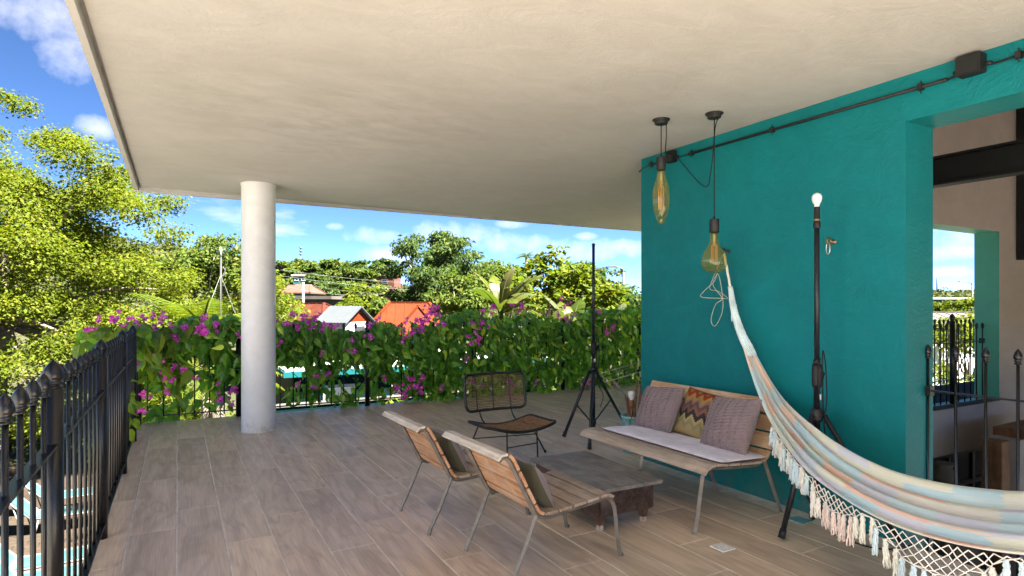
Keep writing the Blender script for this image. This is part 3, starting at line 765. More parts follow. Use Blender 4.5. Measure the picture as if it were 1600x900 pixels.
r4 = railing('black spear-topped railing inside the green window opening', (WX0 + 0.02, YI + 0.19, 0), (WX1 - 0.02, YI + 0.19, 0), [9.0 - WX0], 0.15, 0.012, z0=WZ0, rails=(0.81,), feet=0.002, top=0.985)
m = MB(); m.box(WX1 - 0.05, WX1 - 0.004, YI + 0.17, YI + 0.22, WZ0 + 0.78, WZ0 + 0.85); m.build('wall_bracket', MT['black'], r4, True)
railing('black railing at the outer edge of the balcony beyond the window', (EAST_X + 0.1, 5.5, 0), (15.6, 5.5, 0), [2.2, 4.0], 0.15)
# ------------------------------------------------------------------ slatted chairs and bench
def arc_path(P, n=6): return catmull([Vector((x, 0, z)) for x, z in P], n)
PROF_CHAIR = [(-0.372, 0.630), (-0.358, 0.646), (-0.338, 0.650), (-0.318, 0.636), (-0.290, 0.590), (-0.19, 0.40), (-0.155, 0.340), (-0.115, 0.316), (-0.05, 0.312), (0.15, 0.328), (0.29, 0.342), (0.335, 0.335), (0.360, 0.305), (0.375, 0.25), (0.405, 0.04), (0.425, 0.0)]
PROF_BENCH = [(-0.330, 0.648), (-0.305, 0.60), (-0.275, 0.545), (-0.205, 0.41), (-0.165, 0.345), (-0.12, 0.318), (-0.05, 0.312), (0.15, 0.326), (0.27, 0.338), (0.318, 0.330), (0.345, 0.300), (0.355, 0.25), (0.395, 0.04), (0.415, 0.0)]
def slat_seat(root, prof, sc, half, frames,  n_slat_back, n_slat_seat, curl, mb, ms_, mtop):
    pts = [p * sc for p in arc_path(prof, 8)]
    TB = 0.011 * (1.15 if sc > 1 else 1)
    seg = [0.0]
    for a, b_ in zip(pts[:-1], pts[1:]): seg.append(seg[-1] + (b_ - a).length)
    def at_len(s):
        for i in range(len(pts) - 1):
            if seg[i + 1] >= s:
                t = (s - seg[i]) / max(1e-9, seg[i + 1] - seg[i])
                return pts[i].lerp(pts[i + 1], t), (pts[i + 1] - pts[i]).normalized()
        return pts[-1], (pts[-1] - pts[-2]).normalized()
    # frames: continuous bar for back, seat and front leg, plus a rear leg
    for y in frames:
        m = MB(); m.tube([p + Vector((0, y, 0)) for p in pts], TB * 1.25, 4); m.build('side_frame', MT['steel'], root)
        m = MB()
        j = Vector((-0.150 * sc, y, 0.328 * sc))
        m.tube(catmull([j, (-0.225 * sc, y, 0.16 * sc), (-0.288 * sc, y, 0.035), (-0.298 * sc, y, 0.0)], 5), TB * 1.2, 4); m.build('rear_leg', MT['steel'], root)
    # slats
    zs = [i for i in range(len(pts)) if abs(pts[i].x - (-0.115 * sc)) < 0.03 * sc]
    s_bend = seg[zs[len(zs) // 2]]
    s_front = max(seg[i] for i in range(len(pts)) if pts[i].x < 0.345 * sc and pts[i].z > 0.29 * sc)
    s0 = 0.0
    def slat(sa, sb, mat, name, thick=0.017, over=0.0):
        """a slat that follows the profile between two arc lengths"""
        m = MB(); nseg = max(1, int((sb - sa) / (0.022 * sc))); vs, fs = [], []
        for i in range(nseg + 1):
            p, t = at_len(sa + (sb - sa) * i / nseg)
            nrm = Vector((-t.z, 0, t.x))
            if nrm.z < 0 and abs(nrm.z) > abs(nrm.x): nrm = nrm
            o0, o1 = p + nrm * (TB * 0.9), p + nrm * (TB * 0.9 + thick)
            vs += [(o0.x, -half, o0.z), (o0.x, half + over, o0.z), (o1.x, half + over, o1.z), (o1.x, -half, o1.z)]
        for i in range(nseg):
            a = i * 4
            for q in range(4): fs.append((a + q, a + (q + 1) % 4, a + 4 + (q + 1) % 4, a + 4 + q))
        fs += [(3, 2, 1, 0), tuple(nseg * 4 + q for q in range(4))]
        m.add(vs, fs, False)
        return m.build(name, mat, root, bevel=0.003)
    if curl:
        s_c = seg[2 * 8 + 2]
        slat(0.0, s_c, mtop, 'top_slat', 0.014, 0.115); s0 = s_c + 0.006
    gap = 0.012 * sc
    w = (s_bend - s0 - gap * (n_slat_back - 1)) / n_slat_back
    for i in range(n_slat_back): slat(s0 + i * (w + gap), s0 + i * (w + gap) + w, mb, 'back_slat')
    s1 = s_bend + gap
    w = (s_front - s1 - gap * (n_slat_seat - 1)) / n_slat_seat
    for i in range(n_slat_seat): slat(s1 + i * (w + gap), s1 + i * (w + gap) + w, ms_, 'seat_slat')
    return at_len, s_bend

CHAIRS = [((1.745, 2.875), R(2), 'slatted wooden chair with steel legs nearest the camera, its seat beside the table'),
          ((1.635, 3.70), R(1), 'slatted wooden chair with olive cushion, the farther of the two backs')]
first = None
for (cx, cy_), rz, lab in CHAIRS:
    if first is None:
        first = thing('slatted_chair', lab, 'chair', (cx, cy_, 0), rz, 'slatted chairs by the low table')
        slat_seat(first, PROF_CHAIR, 1.0, 0.270, (-0.252, 0.252), 4, 5, True, MT['slat_back'], MT['slat_seat'], MT['slat_top'])
    else:
        o = copy_tree(first); o.location = (cx, cy_, 0); o.rotation_euler = (0, 0, rz); o['label'] = lab
bench = thing('slatted_bench', 'long slatted wooden bench with steel legs against the teal wall', 'bench', (3.235, 3.285, 0), R(180))
slat_seat(bench, PROF_BENCH, 1.15, 0.655, (0.065, 0.62), 4, 5, False, MT['slat_bench'], MT['slat_benchseat'], MT['slat_bench'])

# ------------------------------------------------------------------ cushions
def pillow(name, label, size, thick, loc, rot, mat, knit=False, cat='cushion', group=None, n=44, flat=False, puff=0.5, back=None):
    """a stuffed square in its local XZ plane, thickness along Y"""
    V, F = [], []
    hw, hh = size[0] / 2, size[1] / 2
    if knit: n = 120
    rg = random.Random(hash(label) % 1000)
    for side in (1, -1):
        for i in range(n + 1):
            for j in range(n + 1):
                u, v = -1 + 2 * i / n, -1 + 2 * j / n
                e = (max(0, 1 - u ** 2) ** puff) * (max(0, 1 - v ** 2) ** puff)
                pull_x = 1 - 0.07 * (1 - u * u) * 0 - 0.06 * (1 - v * v) * 0
                x_ = u * hw * (1 - 0.05 * (1 - v * v)); z_ = v * hh * (1 - 0.05 * (1 - u * u))
                t_ = thick / 2 * e
                t_ += 0.010 * math.sin(5 * u + 2.2 * v + side) * e
                if knit:
                    c_ = u * 3.5 + 0.25                  # seven cables
                    ph = (c_ % 1.0) * 2 - 1
                    tw = v * 8.0 + (math.floor(c_) % 2) * 0.5
                    strand = max(abs(math.sin(math.pi * (tw / 1.0 + ph * 0.55))) , 0) ** 0.7
                    env = max(0, 1 - abs(ph) ** 6)
                    t_ += (0.017 * strand * env - 0.010 * (abs(ph) > 0.84)) * min(1, e * 3)
                V.append((x_, side * t_, z_))
        base_ = 0 if side == 1 else (n + 1) ** 2
        for i in range(n):
            for j in range(n):
                a = base_ + i * (n + 1) + j
                q = (a, a + 1, a + n + 2, a + n + 1)
                F.append(q if side == 1 else q[::-1])
    me = np_mesh(name, np.array(V), np.array(F), [mat] + ([back] if back else []), True)
    if back:
        mi = np.zeros(len(F), np.int32); mi[len(F) // 2:] = 1; me.polygons.foreach_set('material_index', mi)
    import bmesh
    bm = bmesh.new(); bm.from_mesh(me); bmesh.ops.remove_doubles(bm, verts=bm.verts, dist=0.0004); bmesh.ops.recalc_face_normals(bm, faces=bm.faces); bm.to_mesh(me); bm.free()
    o = link(bpy.data.objects.new(name, me)); o.location = loc; o.rotation_euler = rot
    return tag(o, label, cat, group)
# seat pad on the bench
V = MB(); NX, NY = 22, 60
pts_, fs_ = [], []
for side in (0, 1):
    for i in range(NX + 1):
        for j in range(NY + 1):
            u, v = i / NX * 2 - 1, j / NY * 2 - 1
            e = (1 - abs(u) ** 8) * (1 - abs(v) ** 14)
            z_ = 0.013 * side * (1 + 0.15 * math.sin(9 * v + 3 * u)) * max(0, e) ** 0.5 - 0.013 * (1 - side) * max(0, e) ** 0.5
            for bx in (-0.6, -0.2, 0.2, 0.6):
                z_ -= side * 0.008 * math.exp(-((v - bx) ** 2) * 160 - (u - 0.1) ** 2 * 14)
            pts_.append((0.215 * u, 0.60 * v, z_))
    o_ = side * (NX + 1) * (NY + 1)
    for i in range(NX):
        for j in range(NY):
            a = o_ + i * (NY + 1) + j
            fs_.append((a, a + 1, a + NY + 2, a + NY + 1))
V.add(pts_, fs_, True)
pad = V.build('seat_pad', MT['lilac']); pad.location = (3.15, 3.20, 0.424); pad.rotation_euler = (0, R(2.5), 0)
tag(pad, 'thin lilac seat pad lying on the slatted bench', 'seat pad')
LEAN = R(27)
pillow('cushion', 'mauve cable-knit cushion on the bench end beside the light stand', (0.42, 0.37), 0.14, (3.345, 3.60, 0.585), (LEAN, R(4), R(90)), MT['mauve'], True, group='knit cushions on the bench')
pillow('cushion', 'zigzag patterned kilim cushion between the two knit cushions', (0.38, 0.37), 0.10, (3.42, 3.25, 0.585), (LEAN, R(-6), R(90)), MT['kilim'])
pillow('cushion', 'mauve cable-knit cushion on the bench end beside the hammock', (0.44, 0.39), 0.14, (3.315, 2.87, 0.588), (LEAN, R(5), R(84)), MT['mauve'], True, group='knit cushions on the bench')
pillow('cushion', 'olive cushion on the nearest slatted chair', (0.42, 0.30), 0.14, (1.665, 2.85, 0.445), (R(-28), 0, R(92)), MT['olive'], False, group='olive cushions on the chairs', back=MT['mauve'])
pillow('cushion', 'olive cushion on the slatted chair farther from the camera', (0.42, 0.30), 0.14, (1.555, 3.68, 0.445), (R(-28), 0, R(91)), MT['olive'], False, group='olive cushions on the chairs', back=MT['mauve'])

# ------------------------------------------------------------------ low table
tb = thing('low_table', 'low old wooden table with grey top and chipped legs', 'table', (2.487, 3.335, 0), R(-1.5))
hx, hy, hz = 0.245, 0.44, 0.29
for i, (x0, x1) in enumerate([(-hx, -0.082), (-0.0805, 0.085), (0.0865, hx)]):
    m = MB(); nn = 16; vs, fs = [], []
    for j in range(nn + 1):
        y = -hy + 2 * hy * j / nn
        z = hz - 0.004 * math.sin(math.pi * j / nn) - 0.006 * (abs(y) / hy) ** 6
        for (xx, zz_) in ((x0, z - 0.022), (x1, z - 0.022), (x1, z), (x0, z)): vs.append((xx, y, zz_))
    for j in range(nn):
        for q in range(4): fs.append((j * 4 + q, j * 4 + (q + 1) % 4, j * 4 + 4 + (q + 1) % 4, j * 4 + 4 + q))
    fs += [(3, 2, 1, 0), tuple(nn * 4 + q for q in range(4))]
    m.add(vs, fs); m.build('top_board', MT['tabletop'], tb, bevel=0.002)
ax_, ay_ = hx - 0.032, hy - 0.065
for (sx_, sy_, a, b_) in ((1, 0, 0, 0), (-1, 0, 0, 0)):
    m = MB(); m.box(sx_ * ax_ - 0.011, sx_ * ax_ + 0.011, -ay_, ay_, 0.095, hz - 0.029); m.build('side_apron', MT['tableold'], tb, bevel=0.002)
    m = MB(); m.box(sx_ * (ax_ + 0.013) - 0.0015, sx_ * (ax_ + 0.013) + 0.0015, -0.10, 0.16, 0.165, hz - 0.055); m.build('drawer_front', MT['tableold'], tb)
for s in (-1, 1):
    m = MB(); m.box(-ax_ + 0.013, ax_ - 0.013, s * ay_ - 0.011, s * ay_ + 0.011, 0.095, hz - 0.029); m.build('end_apron', MT['tableold'], tb, bevel=0.002)
for sx_ in (-1, 1):
    for sy_ in (-1, 1):
        m = MB(); vs = []
        cx, cy_ = sx_ * (ax_ - 0.041), sy_ * (ay_ - 0.041)
        for z, h in ((0.032, 0.017), (0.06, 0.022), (0.12, 0.030), (0.13, 0.0275), (hz - 0.026, 0.0275)):
            vs += [(cx - h, cy_ - h, z), (cx + h, cy_ - h, z), (cx + h, cy_ + h, z), (cx - h, cy_ + h, z)]
        fs = [(3, 2, 1, 0), (16, 17, 18, 19)]
        for i in range(4):
            for q in range(4): fs.append((i * 4 + q, i * 4 + (q + 1) % 4, i * 4 + 4 + (q + 1) % 4, i * 4 + 4 + q))
        m.add(vs, fs); lg = m.build('leg', MT['tableleg'], tb)
        m = MB(); m.obox((cx, cy_, 0.0158), (0.031, 0.031, 0.0318), None, 0.003); m.build('chipped_foot', MT['barewood'], lg)

# ------------------------------------------------------------------ rattan chair
rc = thing('rattan_chair', 'black metal chair with woven rattan seat and back before the hedge', 'chair', (2.65, 4.75, 0), R(0))
def seat_z(x): return 0.285 + 0.062 * min(1.0, (abs(x) / 0.33)) ** 2
def seat_pt(x, y): return Vector((x, y, seat_z(x) + 0.03 * max(0, (-y - 0.05) / 0.25) ** 2 * (1 if x > -9 else 0)))
def rrect(hw, hh, r, n=6):
    out = []
    for (cx, cy_, a0) in ((hw - r, hh - r, 0), (-hw + r, hh - r, 90), (-hw + r, -hh + r, 180), (hw - r, -hh + r, 270)):
        for i in range(n + 1):
            a = R(a0 + 90 * i / n); out.append((cx + r * math.cos(a), cy_ + r * math.sin(a)))
    return out
def densify(P, st=0.03):
    out = []
    for a, b_ in zip(P, P[1:] + P[:1]):
        d = math.dist(a, b_); k_ = max(1, int(d / st))
        for i in range(k_): out.append((a[0] + (b_[0] - a[0]) * i / k_, a[1] + (b_[1] - a[1]) * i / k_))
    return out
m = MB(); m.tube([seat_pt(x, y) for x, y in densify(rrect(0.335, 0.25, 0.07))], 0.014, 8, closed=True); m.build('seat_rim', MT['ratframe'], rc)
def weave_seat(x0, x1, name, mat):
    m = MB()
    for i in range(62):
        y = -0.238 + 0.476 * i / 61
        ex = 0.325 if abs(y) < 0.18 else 0.325 - 0.07 * (1 - math.sqrt(max(0, 1 - ((abs(y) - 0.18) / 0.07) ** 2)))
        a, c_ = max(-ex, x0), min(ex, x1)
        if c_ - a < 0.02: continue
        m.tube([seat_pt(a + (c_ - a) * j / 10, y) + Vector((0, 0.002 * math.sin(j * 2 + i), 0.003 * (-1) ** (i + j))) for j in range(11)], 0.0032, 5, False)
    return m.build(name, mat, rc)
o = weave_seat(-0.34, 0.34, 'seat_weave', MT['rattan_brown'])
m = MB()
for x in (-0.19, -0.08, 0.04, 0.16): m.tube([seat_pt(x, -0.24 + 0.048 * j) + Vector((0, 0, -0.006)) for j in range(11)], 0.005, 6)
m.build('seat_rods', MT['ratframe'], rc)
BT = R(-10)     # the back leans away
def back_pt(u, v):           # u across, v up from the lower edge, slight concave
    return Vector((u, 0.285 + 0.05 * (1 - (u / 0.33) ** 2) + v * math.sin(-BT), 0.415 + v * math.cos(BT)))
m = MB(); m.tube([back_pt(u, v + 0.17) for u, v in densify(rrect(0.32, 0.17, 0.065))], 0.013, 8, closed=True); m.build('back_rim', MT['ratframe'], rc)
m = MB(); rg = random.Random(3)
for i in range(23):
    v = 0.014 + 0.312 * i / 22
    dv = abs(v - 0.17)
    ex = 0.312 if dv < 0.105 else 0.312 - 0.065 * (1 - math.sqrt(max(0, 1 - ((dv - 0.105) / 0.065) ** 2)))
    m.tube([back_pt(-ex + 2 * ex * j / 12, v + rg.uniform(-0.004, 0.004)) + Vector((0, 0.006 * (-1) ** (j + i), 0)) for j in range(13)], 0.0032, 5, False)
m.build('back_weave', MT['rattan'], rc)
for u in (-0.19, -0.01, 0.17):
    m = MB(); m.tube([back_pt(u, 0.0 + 0.34 * j / 6) for j in range(7)], 0.006, 6); m.build('back_rod', MT['ratframe'], rc)
for u in (-0.17, 0.17):
    m = MB(); m.tube(catmull([back_pt(u, 0.0), (u + 0.01, 0.30, 0.35), (u + 0.02, 0.235, seat_z(u) - 0.005)], 5), 0.0075, 8); m.build('back_support', MT['ratframe'], rc)
LEGS = [((-0.22, 0.20), (-0.36, 0.30)), ((0.26, 0.20), (0.44, 0.14)), ((-0.10, -0.22), (-0.14, -0.30)), ((0.12, -0.22), (0.20, -0.16))]
LEGS = [((-0.24, 0.19), (-0.34, 0.27)), ((0.25, 0.12), (0.42, 0.10)), ((-0.16, -0.20), (-0.20, -0.28)), ((0.13, -0.22), (0.19, -0.14))]
LP = []
for (tx, ty), (fx, fy) in LEGS:
    a, c_ = seat_pt(tx, ty) + Vector((0, 0, -0.008)), Vector((fx, fy, 0.008))
    m = MB(); m.tube([a, c_], 0.007, 8); lg = m.build('leg', MT['ratframe'], rc)
    m = MB(); m.lathe([(0.012, -0.008), (0.013, 0.0), (0.010, 0.012), (0.006, 0.016)], c_, 10); m.build('rubber_foot', MT['matte'], lg)
    LP.append((a, c_))
for i, j in ((0, 1), (2, 3)):
    m = MB(); m.tube([LP[i][0].lerp(LP[i][1], 0.42), LP[j][0].lerp(LP[j][1], 0.42)], 0.0055, 6); m.build('stretcher', MT['ratframe'], rc)

# ------------------------------------------------------------------ light stands
def light_stand(label, loc, top, hub, feet, bulb=False, spin=0.0):
    root = thing('light_stand', label, 'stand', (loc[0], loc[1], 0), 0, 'tripod light stands')
    m = MB(); m.lathe([(0.019, 0.10), (0.019, hub + 0.30), (0.021, hub + 0.30), (0.021, hub + 0.33)], n=14); m.build('lower_tube', MT['blued'], root)
    m = MB(); m.lathe([(0.0155, hub + 0.30), (0.0155, top)], n=14)
    for z in (hub + 0.62, hub + 0.86): m.obox((-0.0148, -0.006, z), (0.004, 0.004, 0.006), None)
    m.build('upper_tube', MT['blued'], root)
    m = MB(); m.lathe([(0.026, hub + 0.16), (0.030, hub + 0.18), (0.030, hub + 0.27), (0.026, hub + 0.30)], n=16); m.obox((0.036, 0, hub + 0.23), (0.04, 0.018, 0.05), None, 0.004)
    cl = m.build('clamp', MT['matte'], root)
    m = MB(); m.lathe([(0.008, 0), (0.008, 0.02), (0.019, 0.022), (0.019, 0.045), (0.014, 0.05)], n=10); kn = m.build('knob', MT['matte'], cl); kn.location = (0.03, 0, hub + 0.235); kn.rotation_euler = (0, R(90), R(20))
    m = MB(); m.lathe([(0.027, hub - 0.05), (0.036, hub - 0.03), (0.036, hub + 0.02), (0.027, hub + 0.03)], n=16); m.build('hub', MT['matte'], root)
    m = MB(); m.lathe([(0.024, 0.13), (0.028, 0.14), (0.028, 0.18), (0.024, 0.19)], n=14); m.build('brace_collar', MT['matte'], root)
    for (fx, fy) in feet:
        d = Vector((fx, fy, 0)); dn = d.normalized(); 
        a = dn * 0.04 + Vector((0, 0, hub - 0.01)); c_ = Vector((fx, fy, 0.016))
        m = MB(); m.tube([a, c_], 0.0165, 10); lg = m.build('leg', MT['blued'], root)
        dd = (c_ - a).normalized()
        m = MB(); m.tube([c_ - dd * 0.05, c_ + dd * 0.004], [0.020, 0.021], 10); m.build('rubber_foot', MT['matte'], lg)
        mid = a.lerp(c_, 0.52)
        m = MB(); m.bar(dn * 0.028 + Vector((0, 0, 0.16)), mid, 0.016, 0.006, dn.cross(Vector((0, 0, 1)))); m.build('brace', MT['blued'], lg)
    # cable looped round the clamp
    rg = random.Random(int(loc[0] * 100))
    m = MB(); pts_ = [(0.0, -0.022, hub + 0.34), (-0.035, -0.03, hub + 0.28), (-0.025, -0.035, hub + 0.05), (0.0, -0.04, hub - 0.02), (0.045, -0.035, hub + 0.08), (0.055, -0.02, hub + 0.30), (0.02, -0.024, hub + 0.36), (0.03, -0.03, hub - 0.10), (0.09, -0.05, hub - 0.28), (0.06, -0.04, hub - 0.40)]
    m.tube(catmull(pts_, 6), 0.004, 6); m.build('cable', MT['fabric_black'], root)
    m = MB(); m.obox((0.0, -0.0205, hub + 0.10), (0.022, 0.002, 0.034), None); m.build('paper_sticker', MT['bulbwhite'], root)
    if bulb:
        m = MB(); m.lathe([(0.0165, top - 0.01), (0.021, top + 0.0), (0.021, top + 0.03), (0.0175, top + 0.035), (0.0175, top + 0.12), (0.015, top + 0.125)], n=14); s_ = m.build('socket', MT['matte'], root)
        m = MB(); m.lathe([(0.0185, top + 0.038), (0.0185, top + 0.05)], n=14); m.build('brass_ring', MT['brass'], s_)
        m = MB(); m.lathe([(0.0135, top + 0.118), (0.016, top + 0.14), (0.026, top + 0.158), (0.030, top + 0.176), (0.0285, top + 0.192), (0.020, top + 0.205), (0.006, top + 0.211), (0.001, top + 0.2115)], n=18); m.build('bulb', MT['bulbwhite'], root)
    else:
        m = MB(); m.lathe([(0.0185, top - 0.002), (0.0185, top + 0.012), (0.012, top + 0.014), (0.012, top + 0.02)], n=12); m.build('top_cap', MT['matte'], root)
    return root
c1 = Vector((3.89, 5.18, 0))
f1 = [on_z(881, 684) - c1, on_z(921, 703) - c1, on_z(976, 664) - c1]
light_stand('bare black tripod light stand beside the bucket, no lamp on top', c1, 2.05, 0.72, [(p.x, p.y) for p in f1])
c2 = Vector((3.44, 2.31, 0))
f2 = [on_z(1221, 844) - c2, Vector((0.19, 0.16, 0)), Vector((0.17, -0.42, 0))]
light_stand('tripod light stand carrying a white bulb behind the hammock', c2, 1.885, 0.74, [(p.x, p.y) for p in f2], True)

# ------------------------------------------------------------------ pendants
def pendant(label, xy, z_socket, prof, dia_sock, swag=None):
    zc = ceil_z(xy[0])
    root = thing('pendant_lamp', label, 'lamp', (xy[0], xy[1], zc), 0, 'pendant bulbs under the ceiling')
    m = MB(); m.lathe([(0.062, 0.002), (0.062, -0.006), (0.048, -0.010), (0.046, -0.032), (0.040, -0.036), (0.008, -0.037)], n=24); m.build('ceiling_rose', MT['matte'], root)
    zs = z_socket - zc
    m = MB(); m.tube([(0, 0, -0.03), (0, 0, zs + 0.01)], 0.0038, 6); m.build('cable', MT['fabric_black'], root)
    m = MB(); m.lathe([(0.006, zs + 0.02), (0.008, zs), (0.033, zs - 0.002), (0.034, zs - 0.006), (0.034, zs - 0.094), (0.030, zs - 0.098)], n=20); m.build('socket', MT['matte'], root)
    z0 = zs - 0.085
    m = MB(); m.lathe([(r, z0 - z) for r, z in prof], n=28); gl_ = m.build('glass', MT['bulbglass'], root)
    zl = prof[-1][1]
    m = MB()
    for k_ in range(6):
        a = k_ * math.pi / 3; r0, r1 = 0.010, 0.020
        m.tube([(r0 * math.cos(a), r0 * math.sin(a), z0 - zl * 0.30), (r1 * math.cos(a), r1 * math.sin(a), z0 - zl * 0.36), (r1 * math.cos(a), r1 * math.sin(a), z0 - zl * 0.74)], 0.0022, 5)
    m.build('filament', MT['filament'], gl_)
    m = MB(); m.tube([(0, 0, z0 - 0.02), (0, 0, z0 - zl * 0.36)], [0.010, 0.006], 8); m.build('glass_stem', MT['cord_pale'], gl_)
    return root
P1, P2 = on_z(1033, 188, 2.745), on_z(1116, 178, 2.745)
def drop(p, y): return CAM_H + (478 - y) / FPX * (p.x * SA + p.y * CA)
pen1 = pendant('pendant lamp with long spindle-shaped amber bulb near the wall corner', (P1.x, P1.y), drop(P1, 245),
        [(0.022, 0.0), (0.024, 0.03), (0.030, 0.06), (0.047, 0.11), (0.058, 0.16), (0.061, 0.21), (0.057, 0.27), (0.044, 0.33), (0.030, 0.365), (0.025, 0.375), (0.024, 0.395), (0.018, 0.403), (0.002, 0.404)], 0.07)
pen2 = pendant('pendant lamp with round pear-shaped amber bulb above the hammock rope', (P2.x, P2.y), drop(P2, 342),
        [(0.026, 0.0), (0.027, 0.06), (0.034, 0.09), (0.055, 0.125), (0.076, 0.16), (0.087, 0.20), (0.088, 0.225), (0.080, 0.255), (0.060, 0.28), (0.030, 0.293), (0.002, 0.296)], 0.07)
zc = ceil_z(P1.x)
jb = on_x(1049, 245, WALL_X - 0.03)
m = MB(); m.tube(catmull([(P1.x + 0.045, P1.y - 0.005, zc - 0.03), (P1.x + 0.05, P1.y, zc - 0.12), (P1.x + 0.09, P1.y + 0.05, zc - 0.22), (WALL_X - 0.05, jb.y, jb.z + 0.03)], 8), 0.0038, 6)
m.build('swag_cable', MT['fabric_black'], pen1, True)
m = MB(); m.tube(catmull([(P2.x + 0.03, P2.y - 0.01, zc - 0.03), (P2.x + 0.03, P2.y + 0.02, zc - 0.10), (P2.x + 0.12, P2.y + 0.14, zc - 0.36), (P2.x + 0.25, P2.y + 0.33, zc - 0.43), (WALL_X - 0.05, jb.y - 0.08, jb.z - 0.02)], 8), 0.0038, 6)
m.build('swag_cable', MT['fabric_black'], pen2, True)

# ------------------------------------------------------------------ wall conduit with boxes
cd = thing('wall_conduit', 'black cable conduit with junction boxes running along the top of the teal wall', 'conduit', (WALL_X, 3.0, 2.55))
XC = WALL_X - 0.018
ca, cb_ = on_x(1075, 241, XC), on_x(1480, 124, XC)
m = MB(); m.tube([ca, cb_], 0.0105, 8); m.build('pipe', MT['matte'], cd, True)
def clampm(p):
    m = MB(); m.box(WALL_X - 0.034, WALL_X - 0.001, p.y - 0.012, p.y + 0.012, p.z - 0.017, p.z + 0.017); m.tube([(WALL_X - 0.018, p.y, p.z - 0.035), (WALL_X - 0.018, p.y, p.z + 0.035)], 0.004, 5); m.build('clamp', MT['matte'], cd, True)
for t in (0.02, 0.42, 0.93): clampm(ca.lerp(cb_, t))
def box_(px, py, w, h, d):
    p = on_x(px, py, WALL_X - d / 2)
    m = MB(); m.obox((WALL_X - d / 2 - 0.001, p.y, p.z), (d, w, h), None, 0.006); bx = m.build('junction_box', MT['matte'], cd, True)
    m = MB(); m.obox((WALL_X - d - 0.0025, p.y, p.z), (0.003, w * 0.86, h * 0.86), None); m.build('lid', MT['matte'], bx, True)
    m = MB()
    for s in (-1, 1): m.tube([(WALL_X - 0.02, p.y + s * w * 0.5, p.z - 0.01), (WALL_X - 0.02, p.y + s * (w * 0.5 + 0.03), p.z - 0.012)], 0.011, 8)
    m.build('cable_gland', MT['matte'], bx, True)
    return p
b1 = box_(1049, 245, 0.085, 0.10, 0.055); b2 = box_(1517, 102, 0.115, 0.105, 0.07)
e = on_x(1592, 86, XC); e0 = on_x(994, 266, XC)
def cable(pts_, r, n_=6, nm='cable', mt='fabric_black'):
    m = MB(); m.tube(pts_, r, n_); m.build(nm, MT[mt], cd, True)
cable(catmull([cb_, (XC, cb_.y - 0.05, cb_.z + 0.004), (XC, b2.y + 0.05, b2.z - 0.02)], 4), 0.006)
cable(catmull([(XC, b2.y - 0.06, b2.z - 0.01), (XC, (b2.y + e.y) / 2, e.z - 0.004), (XC, e.y, e.z)], 4), 0.006)
cable([(XC, e.y, e.z), (XC, e.y - 0.9, e.z + 0.02)], 0.0105, 8, 'pipe', 'matte')
cable([(XC, b1.y + 0.05, b1.z - 0.02), (XC, 4.10, e0.z + 0.01)], 0.0085, 8, 'pipe', 'matte')
cable(catmull([(XC, 4.10, e0.z + 0.01), (XC, 4.20, e0.z - 0.005), (WALL_X - 0.01, 4.25, e0.z - 0.02), (WALL_X + 0.02, 4.245, e0.z - 0.005)], 4), 0.004)
cable([(XC, b1.y - 0.05, b1.z - 0.02), ca], 0.004)
for p in (Vector((XC, 4.08, e0.z + 0.012)), e): clampm(p)

# ------------------------------------------------------------------ hammock
HOOK = on_x(1139, 393, WALL_X); 
hk = thing('wall_hook', 'dark steel wall hook holding the hammock rope', 'hook', (WALL_X, HOOK.y, HOOK.z), 0, 'hooks on the teal wall')
m = MB(); m.lathe([(0.016, 0), (0.016, 0.006), (0.007, 0.007), (0.007, 0.04)], n=10); o = m.build('bolt', MT['black'], hk); o.rotation_euler = (0, R(-90), 0)
m = MB(); m.tube([(-0.04 - 0.018 + 0.018 * math.cos(a), 0, 0.018 * math.sin(a)) for a in [i * math.pi / 6 for i in range(12)]], 0.006, 6, closed=True); m.build('ring', MT['black'], hk)
H2 = on_x(1304, 378, WALL_X)
hk2 = thing('wall_hook', 'empty wall hook with steel snap link right of the light stand', 'hook', (WALL_X, H2.y, H2.z), 0, 'hooks on the teal wall')
m = MB(); m.lathe([(0.016, 0), (0.016, 0.006), (0.007, 0.007), (0.007, 0.04)], n=10); o = m.build('bolt', MT['brass'], hk2); o.rotation_euler = (0, R(-90), 0)
m = MB(); m.tube([(-0.04 - 0.02 + 0.02 * math.cos(a), 0.0, 0.02 * math.sin(a)) for a in [i * math.pi / 6 for i in range(12)]], 0.006, 6, closed=True); m.build('ring', MT['brass'], hk2)
m = MB(); m.tube([(-0.068 + 0.002 * math.sin(a), 0.014 * math.sin(a), -0.045 + 0.038 * math.cos(a)) for a in [i * math.pi / 8 for i in range(16)]], 0.0045, 6, closed=True); m.build('snap_link', MT['chrome'], hk2)

# edge curves measured in the picture, each with its own distance from the camera
def Pd(x, y, t): return at(x, y, t)
far_edge = [Pd(1169, 532, 4.40), Pd(1181, 556, 4.34), Pd(1206, 600, 4.22), Pd(1240, 638, 3.88), Pd(1300, 686, 3.46), Pd(1380, 727, 3.14), Pd(1460, 749, 2.92), Pd(1540, 760, 2.80), Pd(1620, 764, 2.60), Pd(1740, 752, 2.38), Pd(1900, 715, 2.15)]
near_edge = [Pd(1160, 540, 4.34), Pd(1167, 566, 4.24), Pd(1182, 612, 4.06), Pd(1207, 665, 3.78), Pd(1255, 732, 3.26), Pd(1320, 783, 2.90), Pd(1398, 824, 2.62), Pd(1490, 852, 2.40), Pd(1600, 870, 2.22), Pd(1740, 876, 2.06), Pd(1900, 840, 1.92)]
FE, NE = catmull(far_edge, 10), catmull(near_edge, 10)
NS, NV = len(FE), 110
ham = thing('hammock', 'pastel striped cloth hammock with crocheted fringe hanging from the teal wall', 'hammock', HOOK)
verts, uvs = [], []
slen = [0.0]
